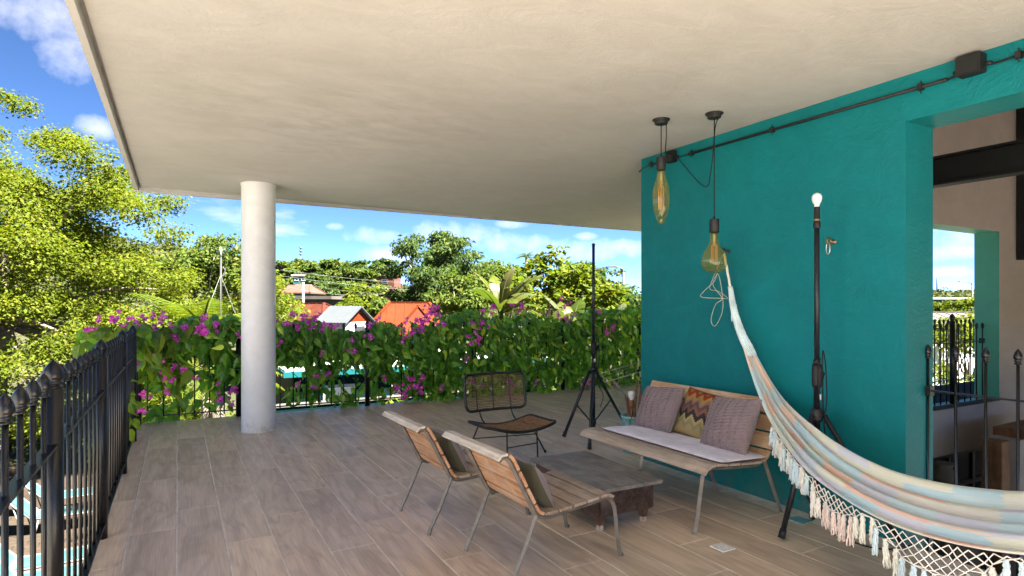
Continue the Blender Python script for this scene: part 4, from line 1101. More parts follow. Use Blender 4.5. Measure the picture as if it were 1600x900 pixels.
for i in range(1, NS): slen.append(slen[-1] + ((FE[i] + NE[i]) / 2 - (FE[i - 1] + NE[i - 1]) / 2).length)
SL = slen[-1]
rg = random.Random(11)
for i in range(NS):
    s = slen[i]
    f, n_ = FE[i], NE[i]
    across = n_ - f; W = across.length
    j = min(NS - 1, i + 1); tg = ((FE[j] + NE[j]) - (FE[max(0, i - 1)] + NE[max(0, i - 1)])).normalized()
    nrm = across.cross(tg)
    nrm = nrm.normalized() if nrm.length > 1e-6 else Vector((0, 0, 1))
    if nrm.dot(Vector((0, 0, 1))) < 0: nrm = -nrm
    for v in range(NV + 1):
        q = v / NV
        # gathered lengthwise folds: deep and tight near the rope, wide and soft below
        wob = 0.55 * math.sin(1.3 * s + 1.0) + 0.25 * math.sin(3.1 * s)
        fold = (1.5 * abs(math.sin(math.pi * (4.6 * q + 0.30 * wob))) ** 0.75 - 1.0 + math.sin(2 * math.pi * (1.3 * q - 0.3 * wob) + 1.2) * 0.35 + 0.30 * abs(math.sin(math.pi * (9.3 * q + 0.8 * wob) + 1.0)) ** 0.7)
        amp = min(0.038, 0.13 * W) * (0.35 + 0.65 * math.sin(math.pi * min(1, max(0.02, q))) ** 0.5)
        sag = -0.16 * W * math.sin(math.pi * q) * (0.25 + 0.75 * min(1, s / 1.2))
        p = f.lerp(n_, q) + nrm * (fold * amp) + Vector((0, 0, sag * 0.35))
        # rolled lip on the far side
        if q < 0.10: p += Vector((0, 0, -0.035 * (1 - q / 0.10) ** 2 * min(1, W / 0.3)))
        verts.append(p - HOOK); uvs.append((s / SL, q))
F = []
for i in range(NS - 1):
    for v in range(NV):
        a = i * (NV + 1) + v; F.append((a, a + 1, a + NV + 2, a + NV + 1))
me = np_mesh('cloth', np.array([tuple(p) for p in verts]), np.array(F), MT['hammock'], True)
ul = me.uv_layers.new(name='UVMap')
li = np.zeros(len(me.loops), np.int32); me.loops.foreach_get('vertex_index', li)
ul.data.foreach_set('uv', np.array(uvs, np.float32)[li].ravel())
cl = link(bpy.data.objects.new('cloth', me)); cl.parent = ham
sd_ = cl.modifiers.new('thickness', 'SOLIDIFY'); sd_.thickness = 0.006; sd_.offset = 0
# gathered cords between cloth and ring
top_pt = HOOK + Vector((-0.055, 0, -0.012))
knot = at(1141, 448, 4.53)
m = MB()
for a in range(3):
    m.tube([top_pt.lerp(knot, j / 8) + Vector((math.cos(a * 2.1 + j * 0.9), math.sin(a * 2.1 + j * 0.9), 0)) * 0.005 for j in range(9)], 0.005, 5)
m.build('rope', MT['yarn_cream'], ham, True)
gath = at(1170, 545, 4.32)
ctr = catmull([knot, at(1147, 485, 4.45), at(1158, 520, 4.38), gath, at(1190, 590, 4.17)], 8)
for a in range(9):
    m = MB(); ph = a * 2 * math.pi / 9
    m.tube([p + (Vector((CA, -SA, 0)) * math.cos(ph + j * 0.30) + Vector((SA, CA, 0.2)) * math.sin(ph + j * 0.30)) * (0.011 + 0.020 * min(1, j / 22)) for j, p in enumerate(ctr[:27])], 0.0078, 6)
    m.build('cord', MT['yarn_rope'], ham, True)
for (x, y0, y1) in ((1144, 462, 502), (1147, 470, 494), (1150, 476, 508)):
    m = MB(); m.tube([at(x + 0.8 * math.sin(i), y0 + (y1 - y0) * i / 6, 4.44) for i in range(7)], 0.005, 5); m.build('loose_thread', MT['yarn_rope'], ham, True)
# crocheted net and tassels along the near hem
def ne_at(s):
    s = max(0, min(SL - 1e-6, s))
    for i in range(NS - 1):
        if slen[i + 1] >= s:
            t = (s - slen[i]) / (slen[i + 1] - slen[i]); return NE[i].lerp(NE[i + 1], t)
    return NE[-1]
def s_of_px(x):
    best = min(range(NS), key=lambda i: abs(FPX * ((NE[i].x * CA - NE[i].y * SA) / (NE[i].x * SA + NE[i].y * CA)) + 800 - x)); return slen[best]
s_a, s_b = s_of_px(1207), s_of_px(1900)
ARCS = [(s_of_px(a_), s_of_px(b_), dp) for a_, b_, dp in ((1205, 1250, 0.012), (1262, 1350, 0.075), (1362, 1580, 0.125), (1590, 1895, 0.125))]
def net_len(s):               # scalloped lower edge of the net
    for (a_, b_, dp) in ARCS:
        if a_ <= s < b_: return 0.006 + dp * math.sin(math.pi * (s - a_) / (b_ - a_)) ** 0.8
    return 0.004
OUT = Vector((-0.35, -0.12, 0)).normalized() * 0.02
YARN = [MT['yarn_blue'], MT['yarn_cream'], MT['yarn_peach'], MT['yarn_white'], MT['yarn_blue'], MT['yarn_cream']]
st = 0.038; nst = int((s_b - s_a) / st); rows = 6
mnet = MB()
def np_(i, r):
    s = s_a + i * st; Ln = net_len(s)
    base_ = ne_at(s)
    z = min(Ln, 0.040 * r)
    return base_ + Vector((0, 0, -z - 0.004)) + OUT * (0.15 + 2.0 * z) + Vector((0.006 * math.sin(i * 1.7 + r), 0.006 * math.cos(i * 2.3), 0))
for i in range(nst):
    for r in range(rows):
        if 0.040 * r >= net_len(s_a + i * st): break
        for dj in (1, -1):
            if 0 <= i + dj <= nst: mnet.tube([np_(i, r), np_(i + dj, r + 1)], 0.0026, 5, False)
mnet.build('crochet_net', MT['yarn_white'], ham, True)
i = 0; cidx = 0
while i < nst:
    s = s_a + i * st
    m = MB(); mat = YARN[(i // 3 * 5 + i // 7) % 6]
    top_ = np_(i, rows + 2)
    Lt = rg.uniform(0.10, 0.14)
    dirn = Vector((rg.uniform(-0.06, 0.06), rg.uniform(-0.06, 0.06), -1))
    for y_ in range(8):
        a = y_ * 0.9; rr = 0.005 + 0.010 * rg.random()
        offs = Vector((math.cos(a) * rr, math.sin(a) * rr, 0))
        P = [top_ + offs * (0.25 + 0.95 * q / 6) + dirn * (Lt * rg.uniform(0.97, 1.02) * q / 6) + Vector((0.004 * math.sin(2.2 * q + y_ * 1.7), 0.004 * math.cos(2.6 * q + y_ * 2.3), 0)) for q in range(7)]
        m.tube(P, [0.0040, 0.0058, 0.0052, 0.0058, 0.0050, 0.0048, 0.002], 5)
    m.build('tassel', mat, ham, True)
    i += 1
# thin pale cord hanging in loops from the hook
m = MB()
m.tube(catmull([HOOK + Vector((-0.05, 0, 0)), at(1112, 440, 4.55), at(1110, 452, 4.55), at(1122, 455, 4.5), at(1137, 466, 4.52), at(1126, 466, 4.5), at(1096, 464, 4.52), at(1100, 455, 4.55), at(1116, 440, 4.5), at(1122, 428, 4.52), at(1128, 455, 4.5), at(1129, 485, 4.5), at(1118, 509, 4.5), at(1111, 500, 4.5), at(1118, 476, 4.5), at(1128, 466, 4.5), at(1114, 445, 4.5), at(1121, 426, 4.54)], 7), 0.0022, 5)
tag(m.build('loose_cord', MT['cord_pale'], None), 'thin pale cord hanging in loops below the round bulb', 'cord')

# ------------------------------------------------------------------ small things on the floor
m = MB(); p = on_z(1129, 856); m.obox((p.x, p.y, 0.003), (0.10, 0.10, 0.006), None, 0.001)
for i in range(6):
    a = i * math.pi / 3; m.obox((p.x + 0.022 * math.cos(a), p.y + 0.022 * math.sin(a), 0.0068), (0.012, 0.005, 0.0015), Matrix.Rotation(a, 3, 'Z'))
tag(m.build('floor_drain', MT['white']), 'small square white floor drain in front of the bench', 'drain')
m = MB(); p = on_z(1268, 812); m.obox((3.55, 2.50, 0.003), (0.11, 0.11, 0.006), None, 0.001)
tag(m.build('floor_drain', MT['bucket']), 'pale blue-green floor plate at the wall by the light stand', 'drain')
m = MB(); m.tube(catmull([(3.63, 2.40, 0.012), on_z(1290, 822, 0.01), on_z(1310, 832, 0.01), on_z(1330, 845, 0.01), on_z(1355, 854, 0.01), on_z(1390, 858, 0.01), on_z(1425, 850, 0.01), on_z(1400, 835, 0.01), on_z(1350, 833, 0.012), on_z(1312, 834, 0.02), on_z(1306, 826, 0.03), on_z(1314, 815, 0.03), (3.6, 2.36, 0.012)], 8), 0.0045, 6)
tag(m.build('floor_cable', MT['fabric_black']), 'black cable lying in a loop on the tiles under the hammock', 'cable')
# bucket with sticks and a bulb
bp = on_z(997, 707)
bk = thing('tin_bucket', 'pale blue tin bucket behind the bench holding driftwood sticks', 'bucket', (3.82, 4.47, 0))
m = MB(); m.lathe([(0.085, 0), (0.09, 0.005), (0.108, 0.335), (0.113, 0.34), (0.113, 0.35), (0.105, 0.35), (0.092, 0.10), (0.02, 0.095)], n=24); m.build('body', MT['bucket'], bk)
m = MB(); m.tube([(0.114 * math.cos(a), 0.114 * math.sin(a) - 0.03 * math.sin(-a) if a < 0 else 0.114 * math.sin(a), 0.33 - 0.10 * max(0, math.sin(-a))) for a in [-math.pi + i * math.pi / 12 for i in range(13)]], 0.004, 6); m.build('handle', MT['chrome'], bk)
rg = random.Random(8)
for i in range(9):
    a, ln = rg.uniform(-0.7, 2.6), rg.uniform(0.50, 0.68)
    tx, ty = 0.08 * math.cos(a) + 0.03, 0.08 * math.sin(a)
    m = MB(); m.tube([(tx * -0.3 + 3.82, ty * -0.3 + 4.47, 0.112), (3.82 + tx * 0.6, 4.47 + ty * 0.6, 0.33), (3.82 + tx * 1.25 + rg.uniform(-.02, .02), 4.47 + ty * 1.25, ln)], [0.010, 0.011, 0.007], 7)
    tag(m.build('driftwood_stick', MT['stick']), 'reddish brown driftwood stick standing in the blue bucket', 'stick', 'sticks in the bucket')
lt = thing('stick_lamp', 'white bulb on a wooden socket standing in the blue bucket', 'lamp', (3.82 - 0.05, 4.47 - 0.045, 0.11))
m = MB(); m.tube([(0.02, 0, 0.002), (0, 0, 0.33)], [0.012, 0.016], 8); m.lathe([(0.016, 0.32), (0.026, 0.33), (0.026, 0.385), (0.018, 0.395)], n=12); m.build('stem', MT['stick'], lt)
m = MB(); m.lathe([(0.015, 0.39), (0.017, 0.405), (0.028, 0.427), (0.033, 0.450), (0.030, 0.468), (0.020, 0.480), (0.002, 0.484)], n=18); m.build('bulb', MT['bulbwhite'], lt)
m = MB(); m.tube(catmull([(0.0, -0.02, 0.29), (-0.06, -0.05, 0.18), (-0.08, -0.08, 0.10), (0.0, -0.11, 0.07), (0.05, -0.09, 0.16)], 6), 0.003, 5); m.build('cable', MT['fabric_black'], lt)
# clothes airer behind the wall corner
ar = thing('clothes_airer', 'pale thin-rod clothes airer behind the wall corner', 'airer', (6.0, 6.4, 0))
A0, A1 = at(946, 597, 8.5), at(1050, 566, 8.9)
B0, B1 = A0 + Vector((0.25, 0.6, 0.02)), A1 + Vector((0.25, 0.6, 0.02))
m = MB(); m.tube([A0, A1], 0.006, 6); m.tube([B0, B1], 0.006, 6); m.tube([A0, B0], 0.006, 6); m.tube([A1, B1], 0.006, 6); m.build('frame', MT['cord_pale'], ar, True)
for i in range(1, 3):
    m = MB(); m.tube([A0.lerp(B0, i / 3), A1.lerp(B1, i / 3)], 0.0022, 5); m.build('rod', MT['cord_pale'], ar, True)
for a in (A0.lerp(A1, .1), A0.lerp(A1, .8), B0.lerp(B1, .1), B0.lerp(B1, .8)):
    m = MB(); m.tube([a, (a.x + (0.35 if (a - A0).length < 0.9 else -0.2), a.y, 0.007)], 0.007, 6); m.build('leg', MT['cord_pale'], ar, True)
# ------------------------------------------------------------------ ground that climbs to the hill
def smooth(a, b_, x):
    t = np.clip((x - a) / (b_ - a), 0, 1); return t * t * (3 - 2 * t)
def ground_h(x, y):
    x, y = np.asarray(x, float), np.asarray(y, float)
    r = np.hypot(x, y); az = np.degrees(np.arctan2(x, y))
    hill = 25 * np.exp(-((az + 8) / 26) ** 2) + 3 * np.exp(-((az - 66) / 22) ** 2) + 4
    h = GROUND_Z + 1.6 * smooth(30, 75, r) + hill * smooth(80, 260, r) * (0.85 + 0.15 * np.sin(x * 0.021) * np.cos(y * 0.017))
    return h + 0.5 * smooth(60, 150, r) * np.sin(x * 0.06 + 1) * np.cos(y * 0.05)
n = 150
g = np.sinh(np.linspace(-4.6, 4.6, n)) / np.sinh(4.6) * 900
gx, gy = np.meshgrid(g, g, indexing='ij')
Vg = np.stack([gx, gy, ground_h(gx, gy)], 2).reshape(-1, 3)
ii, jj = np.meshgrid(np.arange(n - 1), np.arange(n - 1), indexing='ij')
a = (ii * n + jj).ravel(); Fg = np.stack([a, a + n, a + n + 1, a + 1], 1)
gnd = np_obj('ground', Vg, Fg, MT['ground'], None, True); gnd['kind'] = 'structure'
# paved lounger yard at the left: pavers as real blocks
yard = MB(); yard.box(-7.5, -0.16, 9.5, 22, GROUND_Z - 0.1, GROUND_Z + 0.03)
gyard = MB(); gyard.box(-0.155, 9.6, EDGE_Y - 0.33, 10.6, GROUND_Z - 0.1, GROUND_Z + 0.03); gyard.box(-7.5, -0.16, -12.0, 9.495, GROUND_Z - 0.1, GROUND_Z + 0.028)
tag(gyard.build('bounce_paving', MT['yard']), None, None, None, 'structure')  # pale strips added round the house to bounce sunlight onto the ceiling
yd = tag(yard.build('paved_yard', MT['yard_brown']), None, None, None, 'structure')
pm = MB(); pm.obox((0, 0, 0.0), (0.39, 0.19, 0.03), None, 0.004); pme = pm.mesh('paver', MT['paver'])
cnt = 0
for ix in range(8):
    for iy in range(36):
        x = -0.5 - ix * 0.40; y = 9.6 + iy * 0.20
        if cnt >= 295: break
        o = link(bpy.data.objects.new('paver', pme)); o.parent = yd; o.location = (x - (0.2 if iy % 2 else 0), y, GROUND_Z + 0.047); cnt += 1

# ------------------------------------------------------------------ leaf shapes
quad_v = np.array([(0, 0, 0), (0.32, 0.42, 0.05), (0, 1, -0.06), (-0.32, 0.42, 0.05)], float)
quad_f = np.array([(0, 1, 2, 3)])
def crown_points(rng, pads, per, flat=0.55, shell=0.6):
    """points and outward directions on and in ellipsoid pads (x,y,z,r)"""
    P, D = [], []
    for (x, y, z, r) in pads:
        k_ = max(6, int(per * (r ** 2)))
        d = rng.normal(size=(k_, 3)); d /= np.linalg.norm(d, axis=1)[:, None]
        rad = r * (shell + (1 - shell) * rng.random(k_)) * (0.75 + 0.5 * rng.random(k_))
        p = d * rad[:, None]; p[:, 2] *= flat
        P.append(p + np.array([x, y, z])); D.append(d)
    return np.concatenate(P), np.concatenate(D)
def leaves_from(rng, P, D, size, droop=0.5, mat=None, name='crown', parent=None, tv=quad_v, tf=quad_f, width=1.0):
    n_ = len(P)
    az_ = np.arctan2(D[:, 1], D[:, 0]) - math.pi / 2 + rng.normal(0, 0.9, n_)
    ax_ = -droop + rng.normal(0, 0.55, n_)
    ay_ = rng.normal(0, 0.6, n_)
    Rm = rots(rng, n_, ax_, ay_, az_)
    sc = size * (0.55 + 0.9 * rng.random(n_) ** 1.4)
    tv2 = tv * np.array([width, 1, 1])
    V_, F_ = scatter(tv2, tf, P, Rm, sc)
    if parent is not None: V_ = V_ - np.array(parent.location)
    return np_obj(name, V_, F_, mat, parent)
def make_tree(name, label, base, pads, per, leaf, mat, seed, cat='tree', group=None, trunk_r=0.18, droop=0.5, flat=0.55, width=1.0, limbs=14, shell=0.55, lean=(0, 0), fork=0.4):
    rng = np.random.default_rng(seed); rg = random.Random(seed)
    root = thing(name, label, cat, base, 0, group)
    P, D = crown_points(rng, pads, per, flat, shell)
    leaves_from(rng, P, D, leaf, droop, mat, 'crown', root, width=width)
    cx = sum(p[0] for p in pads) / len(pads); cy2 = sum(p[1] for p in pads) / len(pads); zlo = min(p[2] for p in pads); zhi = max(p[2] for p in pads)
    b0 = Vector(base); fk = Vector((b0.x * 0.5 + cx * 0.5, b0.y * 0.5 + cy2 * 0.5, b0.z + (zhi - b0.z) * fork))
    m = MB(); m.tube(catmull([b0 - Vector((0, 0, 0.3)), b0.lerp(fk, 0.5) + Vector((rg.uniform(-.15, .15), rg.uniform(-.15, .15), 0)), fk], 4), [trunk_r * (1.25 - 0.6 * i / 8) for i in range(9)], 8)
    m.build('trunk', MT['bark'], root, True)
    sel = rg.sample(range(len(pads)), min(limbs, len(pads)))
    m = MB()
    for i in sel:
        e_ = Vector(pads[i][:3]); d = e_ - fk
        mid = fk + d * 0.5 + Vector((rg.uniform(-.1, .1), rg.uniform(-.1, .1), 0.08)) * d.length
        path = catmull([fk - Vector((0, 0, 0.15)), mid, e_], 5)
        m.tube(path, [max(0.012, trunk_r * 0.5 * (1 - 0.88 * q / (len(path) - 1))) for q in range(len(path))], 6)
    m.build('limbs', MT['bark'], root, True)
    return root
def dome_pads(rng, c, rad, n_, rmin, rmax, low=-0.5, inner=0.35):
    """foliage pads spread on and inside an ellipsoid crown"""
    out = []
    while len(out) < n_:
        d = rng.normal(size=3); d /= np.linalg.norm(d)
        if d[2] < low: continue
        s = 1.0 - inner * rng.random() ** 1.5 if rng.random() < 0.8 else 0.35 + 0.4 * rng.random()
        s *= 0.88 + 0.2 * rng.random()
        out.append((c[0] + d[0] * rad[0] * s, c[1] + d[1] * rad[1] * s, c[2] + d[2] * rad[2] * s, rmin + (rmax - rmin) * rng.random()))
    return out
def gz(p): return float(ground_h(p[0], p[1]))
rng = np.random.default_rng(2)

# the large yellow-green tree at the left
c = at(30, 400, 18.0)
pads = dome_pads(rng, (c.x, c.y, 1.2), (4.8, 5.2, 5.6), 180, 0.55, 1.15, -0.65)
pads += [(p.x, p.y, p.z, r) for p, r in [(at(270, 440, 16.8), 0.69), (at(285, 480, 16.3), 0.62), (at(160, 275, 17.4), 0.62), (at(95, 215, 17.4), 0.62), (at(30, 165, 17.8), 0.62), (at(250, 500, 16.1), 0.75), (at(200, 500, 15.5), 0.75), (at(130, 520, 15.5), 0.75), (at(5, 150, 16.8), 0.38), (at(180, 265, 17.0), 0.44), (at(120, 225, 17.4), 0.50)]]
make_tree('broad_tree', 'large yellow-green fine-leaved tree filling the left side', (c.x - 0.5, c.y, GROUND_Z), pads, 1500, 0.098, MT['leaf_lime'], 21, trunk_r=0.22, droop=0.35, limbs=40, flat=0.55, shell=0.3)
# darker tree behind the column
c = at(335, 445, 23)
pads = dome_pads(rng, (c.x, c.y, c.z - 0.1), (1.9, 1.9, 2.0), 60, 0.4, 0.75, -0.7) + [(p.x, p.y, p.z, r) for p, r in [(at(300, 395, 23), .45), (at(335, 378, 23), .45), (at(365, 400, 23), .4), (at(440, 470, 22), .55), (at(435, 440, 22), .4), (at(375, 440, 23), .6)]]
make_tree('dense_tree', 'darker green tree beside the antenna mast left of the column', (c.x, c.y, gz(c)), pads, 620, 0.15, MT['leaf_mid'], 22, trunk_r=0.16, limbs=16)
c = at(402, 462, 20)
pads = dome_pads(rng, (c.x, c.y, c.z - 0.3), (1.2, 1.2, 1.5), 22, 0.35, 0.6, -0.8)
make_tree('bushy_tree', 'light green bushy tree just right of the column', (c.x, c.y, gz(c)), pads, 620, 0.13, MT['leaf_bright'], 23, trunk_r=0.12, limbs=8)
# the tall feathery tree in the middle
c = at(680, 440, 38)
pads = dome_pads(rng, (c.x, c.y, c.z), (2.9, 2.9, 3.1), 70, 0.5, 0.95, -0.75) + [(p.x, p.y, p.z, r) for p, r in [(at(628, 392, 38), .6), (at(650, 372, 38), .6), (at(690, 366, 38), .6), (at(722, 376, 38), .6), (at(742, 400, 38), .6), (at(760, 425, 38), .7), (at(618, 425, 38), .7), (at(625, 460, 38), .8), (at(735, 395, 37), .5), (at(775, 450, 38), .8)]]
make_tree('feathery_tree', 'tall feathery dark green tree above the orange roof', (c.x, c.y, gz(c)), pads, 520, 0.24, MT['leaf_dark'], 24, trunk_r=0.3, droop=1.0, width=0.75, limbs=18)
for (x, y, t, r, lab, mt_, sd) in [
        (745, 440, 42, (2.2, 2.2, 1.6), 'olive green tree right of the feathery tree', 'leaf_mid', 31),
        (722, 468, 34, (1.7, 1.7, 1.3), 'rounded mid-green tree below the feathery tree', 'leaf_mid', 32),
        (790, 445, 36, (1.8, 1.8, 1.2), 'green tree behind the tall banana plant', 'leaf_mid', 33)]:
    c = at(x, y, t)
    pads = dome_pads(rng, (c.x, c.y, c.z), r, 34, 0.4, 0.8, -0.7)
    make_tree('round_tree', lab, (c.x, c.y, gz(c)), pads, 420, 0.24, MT[mt_], sd, trunk_r=0.16, limbs=8)
# bright trees with large leaves in whorls
for (x, y, t, r, lab, sd) in [
        (852, 440, 26, (1.0, 1.0, 1.5), 'bright green big-leaved tree with the tallest leader, behind the hedge', 41),
        (812, 452, 25, (0.9, 0.9, 1.0), 'bright green big-leaved tree beside the tall banana plant', 42),
        (905, 448, 25, (1.2, 1.2, 1.1), 'bright lime big-leaved tree left of the light stand', 43),
        (950, 458, 24, (0.9, 0.9, 0.8), 'bright green big-leaved tree right of the light stand', 44)]:
    c = at(x, y, t)
    pads = dome_pads(rng, (c.x, c.y, c.z - 0.2), r, 26, 0.28, 0.46, -0.8)
    if sd == 41: pads += [(p.x, p.y, p.z, .3) for p in (at(872, 388, 26), at(868, 402, 26), at(852, 400, 26), at(880, 410, 26), at(838, 412, 26))]
    make_tree('big_leaf_tree', lab, (c.x, c.y, gz(c)), pads, 420, 0.26, MT['leaf_bright'], sd, trunk_r=0.09, droop=0.25, width=0.9, limbs=12, shell=0.8, group='bright big-leaved trees behind the hedge')
# dark treeline at the right
for (x, y, t, r, lab, sd) in [(905, 432, 48, (1.6, 1.6, 1.6), 'dark tree far behind, left of the light stand', 51), (945, 440, 52, (1.9, 1.9, 1.5), 'dark tree far behind, near the street lamp', 52), (985, 470, 40, (1.6, 1.6, 1.2), 'dark reddish tree beside the wall corner', 53)]:
    c = at(x, y, t); pads = dome_pads(rng, (c.x, c.y, c.z - 0.3), r, 26, 0.4, 0.75, -0.7)
    make_tree('dark_tree', lab, (c.x, c.y, gz(c)), pads, 300, 0.28, MT['leaf_dark'], sd, trunk_r=0.14, limbs=8)
# small palm beyond
def palm(label, px, py, t, frond, nfr, mat, seed, h=None, name='palm_tree', trunk=True, droop=0.9):
    c = at(px, py, t); rg = random.Random(seed)
    root = thing(name, label, 'palm', (c.x, c.y, gz(c)))
    if trunk:
        m = MB(); m.tube([(0, 0, -0.2), (0.1, 0, (c.z - gz(c)) * 0.5), (0, 0, c.z - gz(c))], [0.16, 0.12, 0.10], 8); m.build('trunk', MT['bark'], root)
    for i in range(nfr):
        a = i * 2.4 + rg.uniform(-.2, .2); up = rg.uniform(0.2, 1.1); V_, F_ = [], []
        N = 14; spine = []
        for j in range(N + 1):
            q = j / N; ang = up - droop * 1.5 * q
            spine.append((q, ang))
        p = Vector((0, 0, c.z - gz(c))); pts_ = [p.copy()]
        for j in range(N):
            ang = spine[j][1]; p = p + Vector((math.cos(a) * math.cos(ang), math.sin(a) * math.cos(ang), math.sin(ang))) * frond / N; pts_.append(p.copy())
        m = MB(); m.tube(pts_, [0.02 * (1 - 0.85 * q / N) * frond for q in range(N + 1)], 4, False)
        sd = Vector((-math.sin(a), math.cos(a), 0))
        for j in range(2, N + 1):
            for s in (-1, 1):
                for e_ in (0, 0.5):
                    b0 = pts_[j - 1].lerp(pts_[j], e_); L_ = frond * 0.30 * math.sin(math.pi * (0.12 + 0.8 * j / N))
                    fw = (pts_[j] - pts_[j - 1]).normalized()
                    tip = b0 + (sd * s * 0.85 + fw * 0.55 + Vector((0, 0, -0.35))).normalized() * L_
                    w = fw * (0.014 * frond)
                    m.add([b0 - w, b0 + w, tip], [(0, 1, 2)])
        m.build('frond', mat, root)
    return root
palm('small dark palm standing far behind the bright trees', 822, 402, 60, 1.2, 16, MT['leaf_dark'], 61)
palm('feathery young palm with arching fronds behind the left railing corner', 318, 520, 11.5, 1.5, 11, MT['leaf_bright'], 62, droop=0.75)
palm('low fern-like palm beside the column below the vine', 338, 600, 11.0, 1.3, 11, MT['leaf_lime'], 63, droop=0.9)

# ------------------------------------------------------------------ banana plants
def banana(label, px, py, t, leaves, seed, pale=()):
    c = at(px, py, t); g0 = gz(c); rg = random.Random(seed)
    root = thing('banana_plant', label, 'plant', (c.x, c.y, g0), 0, 'banana plants behind the hedge')
    H = c.z - g0
    m = MB(); m.tube([(0, 0, -0.1), (0, 0, H * 0.6), (0.02, 0, H)], [0.14, 0.11, 0.06], 10); m.build('stem', MT['leaf_mid'], root)
    for i, (a, up, L_, W_) in enumerate(leaves):
        N = 18; p = Vector((0, 0, H * 0.96)); pts_ = [p.copy()]
        for j in range(N):
            ang = up - 1.0 * (j / N) ** 2 * (1.25 if up < 1.0 else 0.8)
            p = p + Vector((math.cos(a) * math.cos(ang), math.sin(a) * math.cos(ang), math.sin(ang))) * L_ / N; pts_.append(p.copy())
        sd = Vector((-math.sin(a), math.cos(a), 0))
        tw = rg.uniform(-0.5, 0.5)
        m = MB()
        m.tube(pts_, [0.022 * (1 - 0.8 * j / N) for j in range(N + 1)], 5, False)
        # blade in torn strips on both sides of the rib
        j = 3
        while j < N:
            k_ = min(N, j + rg.choice([2, 3, 4]))
            for s in (-1, 1):
                vs = []
                dr = rg.uniform(0.0, 0.35)
                for q in range(j, k_ + 1):
                    w = W_ * math.sin(math.pi * ((q - 2.5) / (N - 1.5)) ** 0.75) ** 0.6 if q < N else 0.02
                    fw = (pts_[min(N, q + 1)] - pts_[q - 1]).normalized(); up_ = sd.cross(fw) * (-1)
                    o_ = (sd * s * math.cos(dr) + Vector((0, 0, -math.sin(dr))) + fw * 0.25 + up_ * tw * s * 0.3).normalized() * w
                    shr = 0.02 if q == j else 0
                    vs += [pts_[q], pts_[q] + o_ * 0.5 + Vector((0, 0, 0.02)), pts_[q] + o_ + fw * shr]
                fs = []
                for q in range(k_ - j):
                    for e_ in (0, 1): fs.append((q * 3 + e_, q * 3 + e_ + 1, q * 3 + 4 + e_, q * 3 + 3 + e_))
                m.add(vs, fs, True)
            j = k_
        m.build('leaf', MT['banana_pale'] if i in pale else MT['banana'], root)
    return root
banana('tall banana plant with upright torn leaves behind the hedge', 782, 480, 15.5, [(0.2, 1.45, 1.35, .24), (2.8, 1.25, 1.3, .26), (-0.6, 1.0, 1.5, .26), (3.6, 0.85, 1.4, .25), (1.4, 1.3, 1.2, .24), (-1.3, 0.75, 1.4, .24), (4.5, 0.6, 1.3, .24), (5.4, 1.1, 1.3, .24), (-0.2, 0.5, 1.2, .22)], 71, (2, 5, 7))
banana('banana plant with pale broad leaves left of the light stand', 893, 505, 13.5, [(2.6, 1.15, 1.0, .24), (0.6, 1.1, 0.95, .22), (-1.2, 0.8, 1.0, .22), (4.0, 0.7, 1.0, .22), (1.6, 1.2, 0.8, .2)], 72, (0, 3))
banana('banana plant with cupped leaves between light stand and wall', 962, 510, 13.5, [(0.4, 1.3, 0.8, .17), (2.9, 1.2, 0.75, .17), (-1.4, 1.0, 0.8, .18), (4.2, 1.0, 0.8, .17), (1.8, 1.25, 0.7, .16)], 73, (0,))
banana('reddish-tipped banana plant low behind the middle of the hedge', 862, 512, 12.5, [(0.4, 1.2, 0.7, .16), (2.9, 1.1, 0.7, .17), (4.2, 0.9, 0.7, .17), (-1.3, 1.0, 0.7, .16)], 74)

# ------------------------------------------------------------------ shrubs in the garden below
def shrub(label, p, r, h, per, leaf, mat, seed, width=1.0, flowers=None, name='garden_shrub', group='garden shrubs below the terrace'):
    rngs = np.random.default_rng(seed)
    pads = dome_pads(rngs, (p[0], p[1], p[2] + h * 0.55), (r, r, h * 0.5), 20, 0.22 * r + 0.1, 0.35 * r + 0.1, -0.8)
    t_ = make_tree(name, label, p, pads, per, leaf, mat, seed, 'shrub', group, trunk_r=0.05, limbs=10, width=width, shell=0.5, flat=0.7)
    if flowers:
        P_, D_ = crown_points(rngs, [(q[0], q[1], q[2] + 0.05, q[3]) for q in pads[:9]], flowers, 0.7, 0.9)
        leaves_from(rngs, P_, D_, 0.075, 0.2, MT['petal_pink'], 'flowers', t_, width=1.4)['kind'] = 'stuff'
    return t_
SH = [((60, 612), 18.0, 1.5, 2.2, 'leaf_lime', 'yellow-green shrub with pink flowers at the far left below the railing', 30),
      ((10, 585), 18.5, 1.6, 2.6, 'leaf_bright', 'pink-flowering shrub under the big tree at the left edge', 45),
      ((120, 615), 19.0, 1.5, 2.2, 'leaf_lime', 'yellow-green shrub behind the first railing post', 8),
      ((175, 590), 20.0, 1.5, 2.4, 'leaf_bright', 'green shrub behind the railing corner under the tree', 0),
      ((250, 640), 12.0, 1.0, 1.7, 'leaf_lime', 'sunlit lime shrub seen under the vine left of the column', 0),
      ((305, 625), 13.0, 1.0, 1.8, 'leaf_bright', 'leafy shrub behind the bars left of the column', 8),
      ((350, 640), 11.8, 0.8, 1.6, 'leaf_mid', 'dark shrub at the foot of the column view', 0),
      ((235, 575), 17.0, 1.6, 3.0, 'leaf_bright', 'taller green shrub behind the vine left of the column', 0)]
for i, ((x, y), t, r, h, mt_, lab, fl) in enumerate(SH):
    p = at(x, y, t); shrub(lab, (p.x, p.y, GROUND_Z), r, p.z - GROUND_Z + 0.3, 620, 0.12, MT[mt_], 100 + i, 0.9, fl)
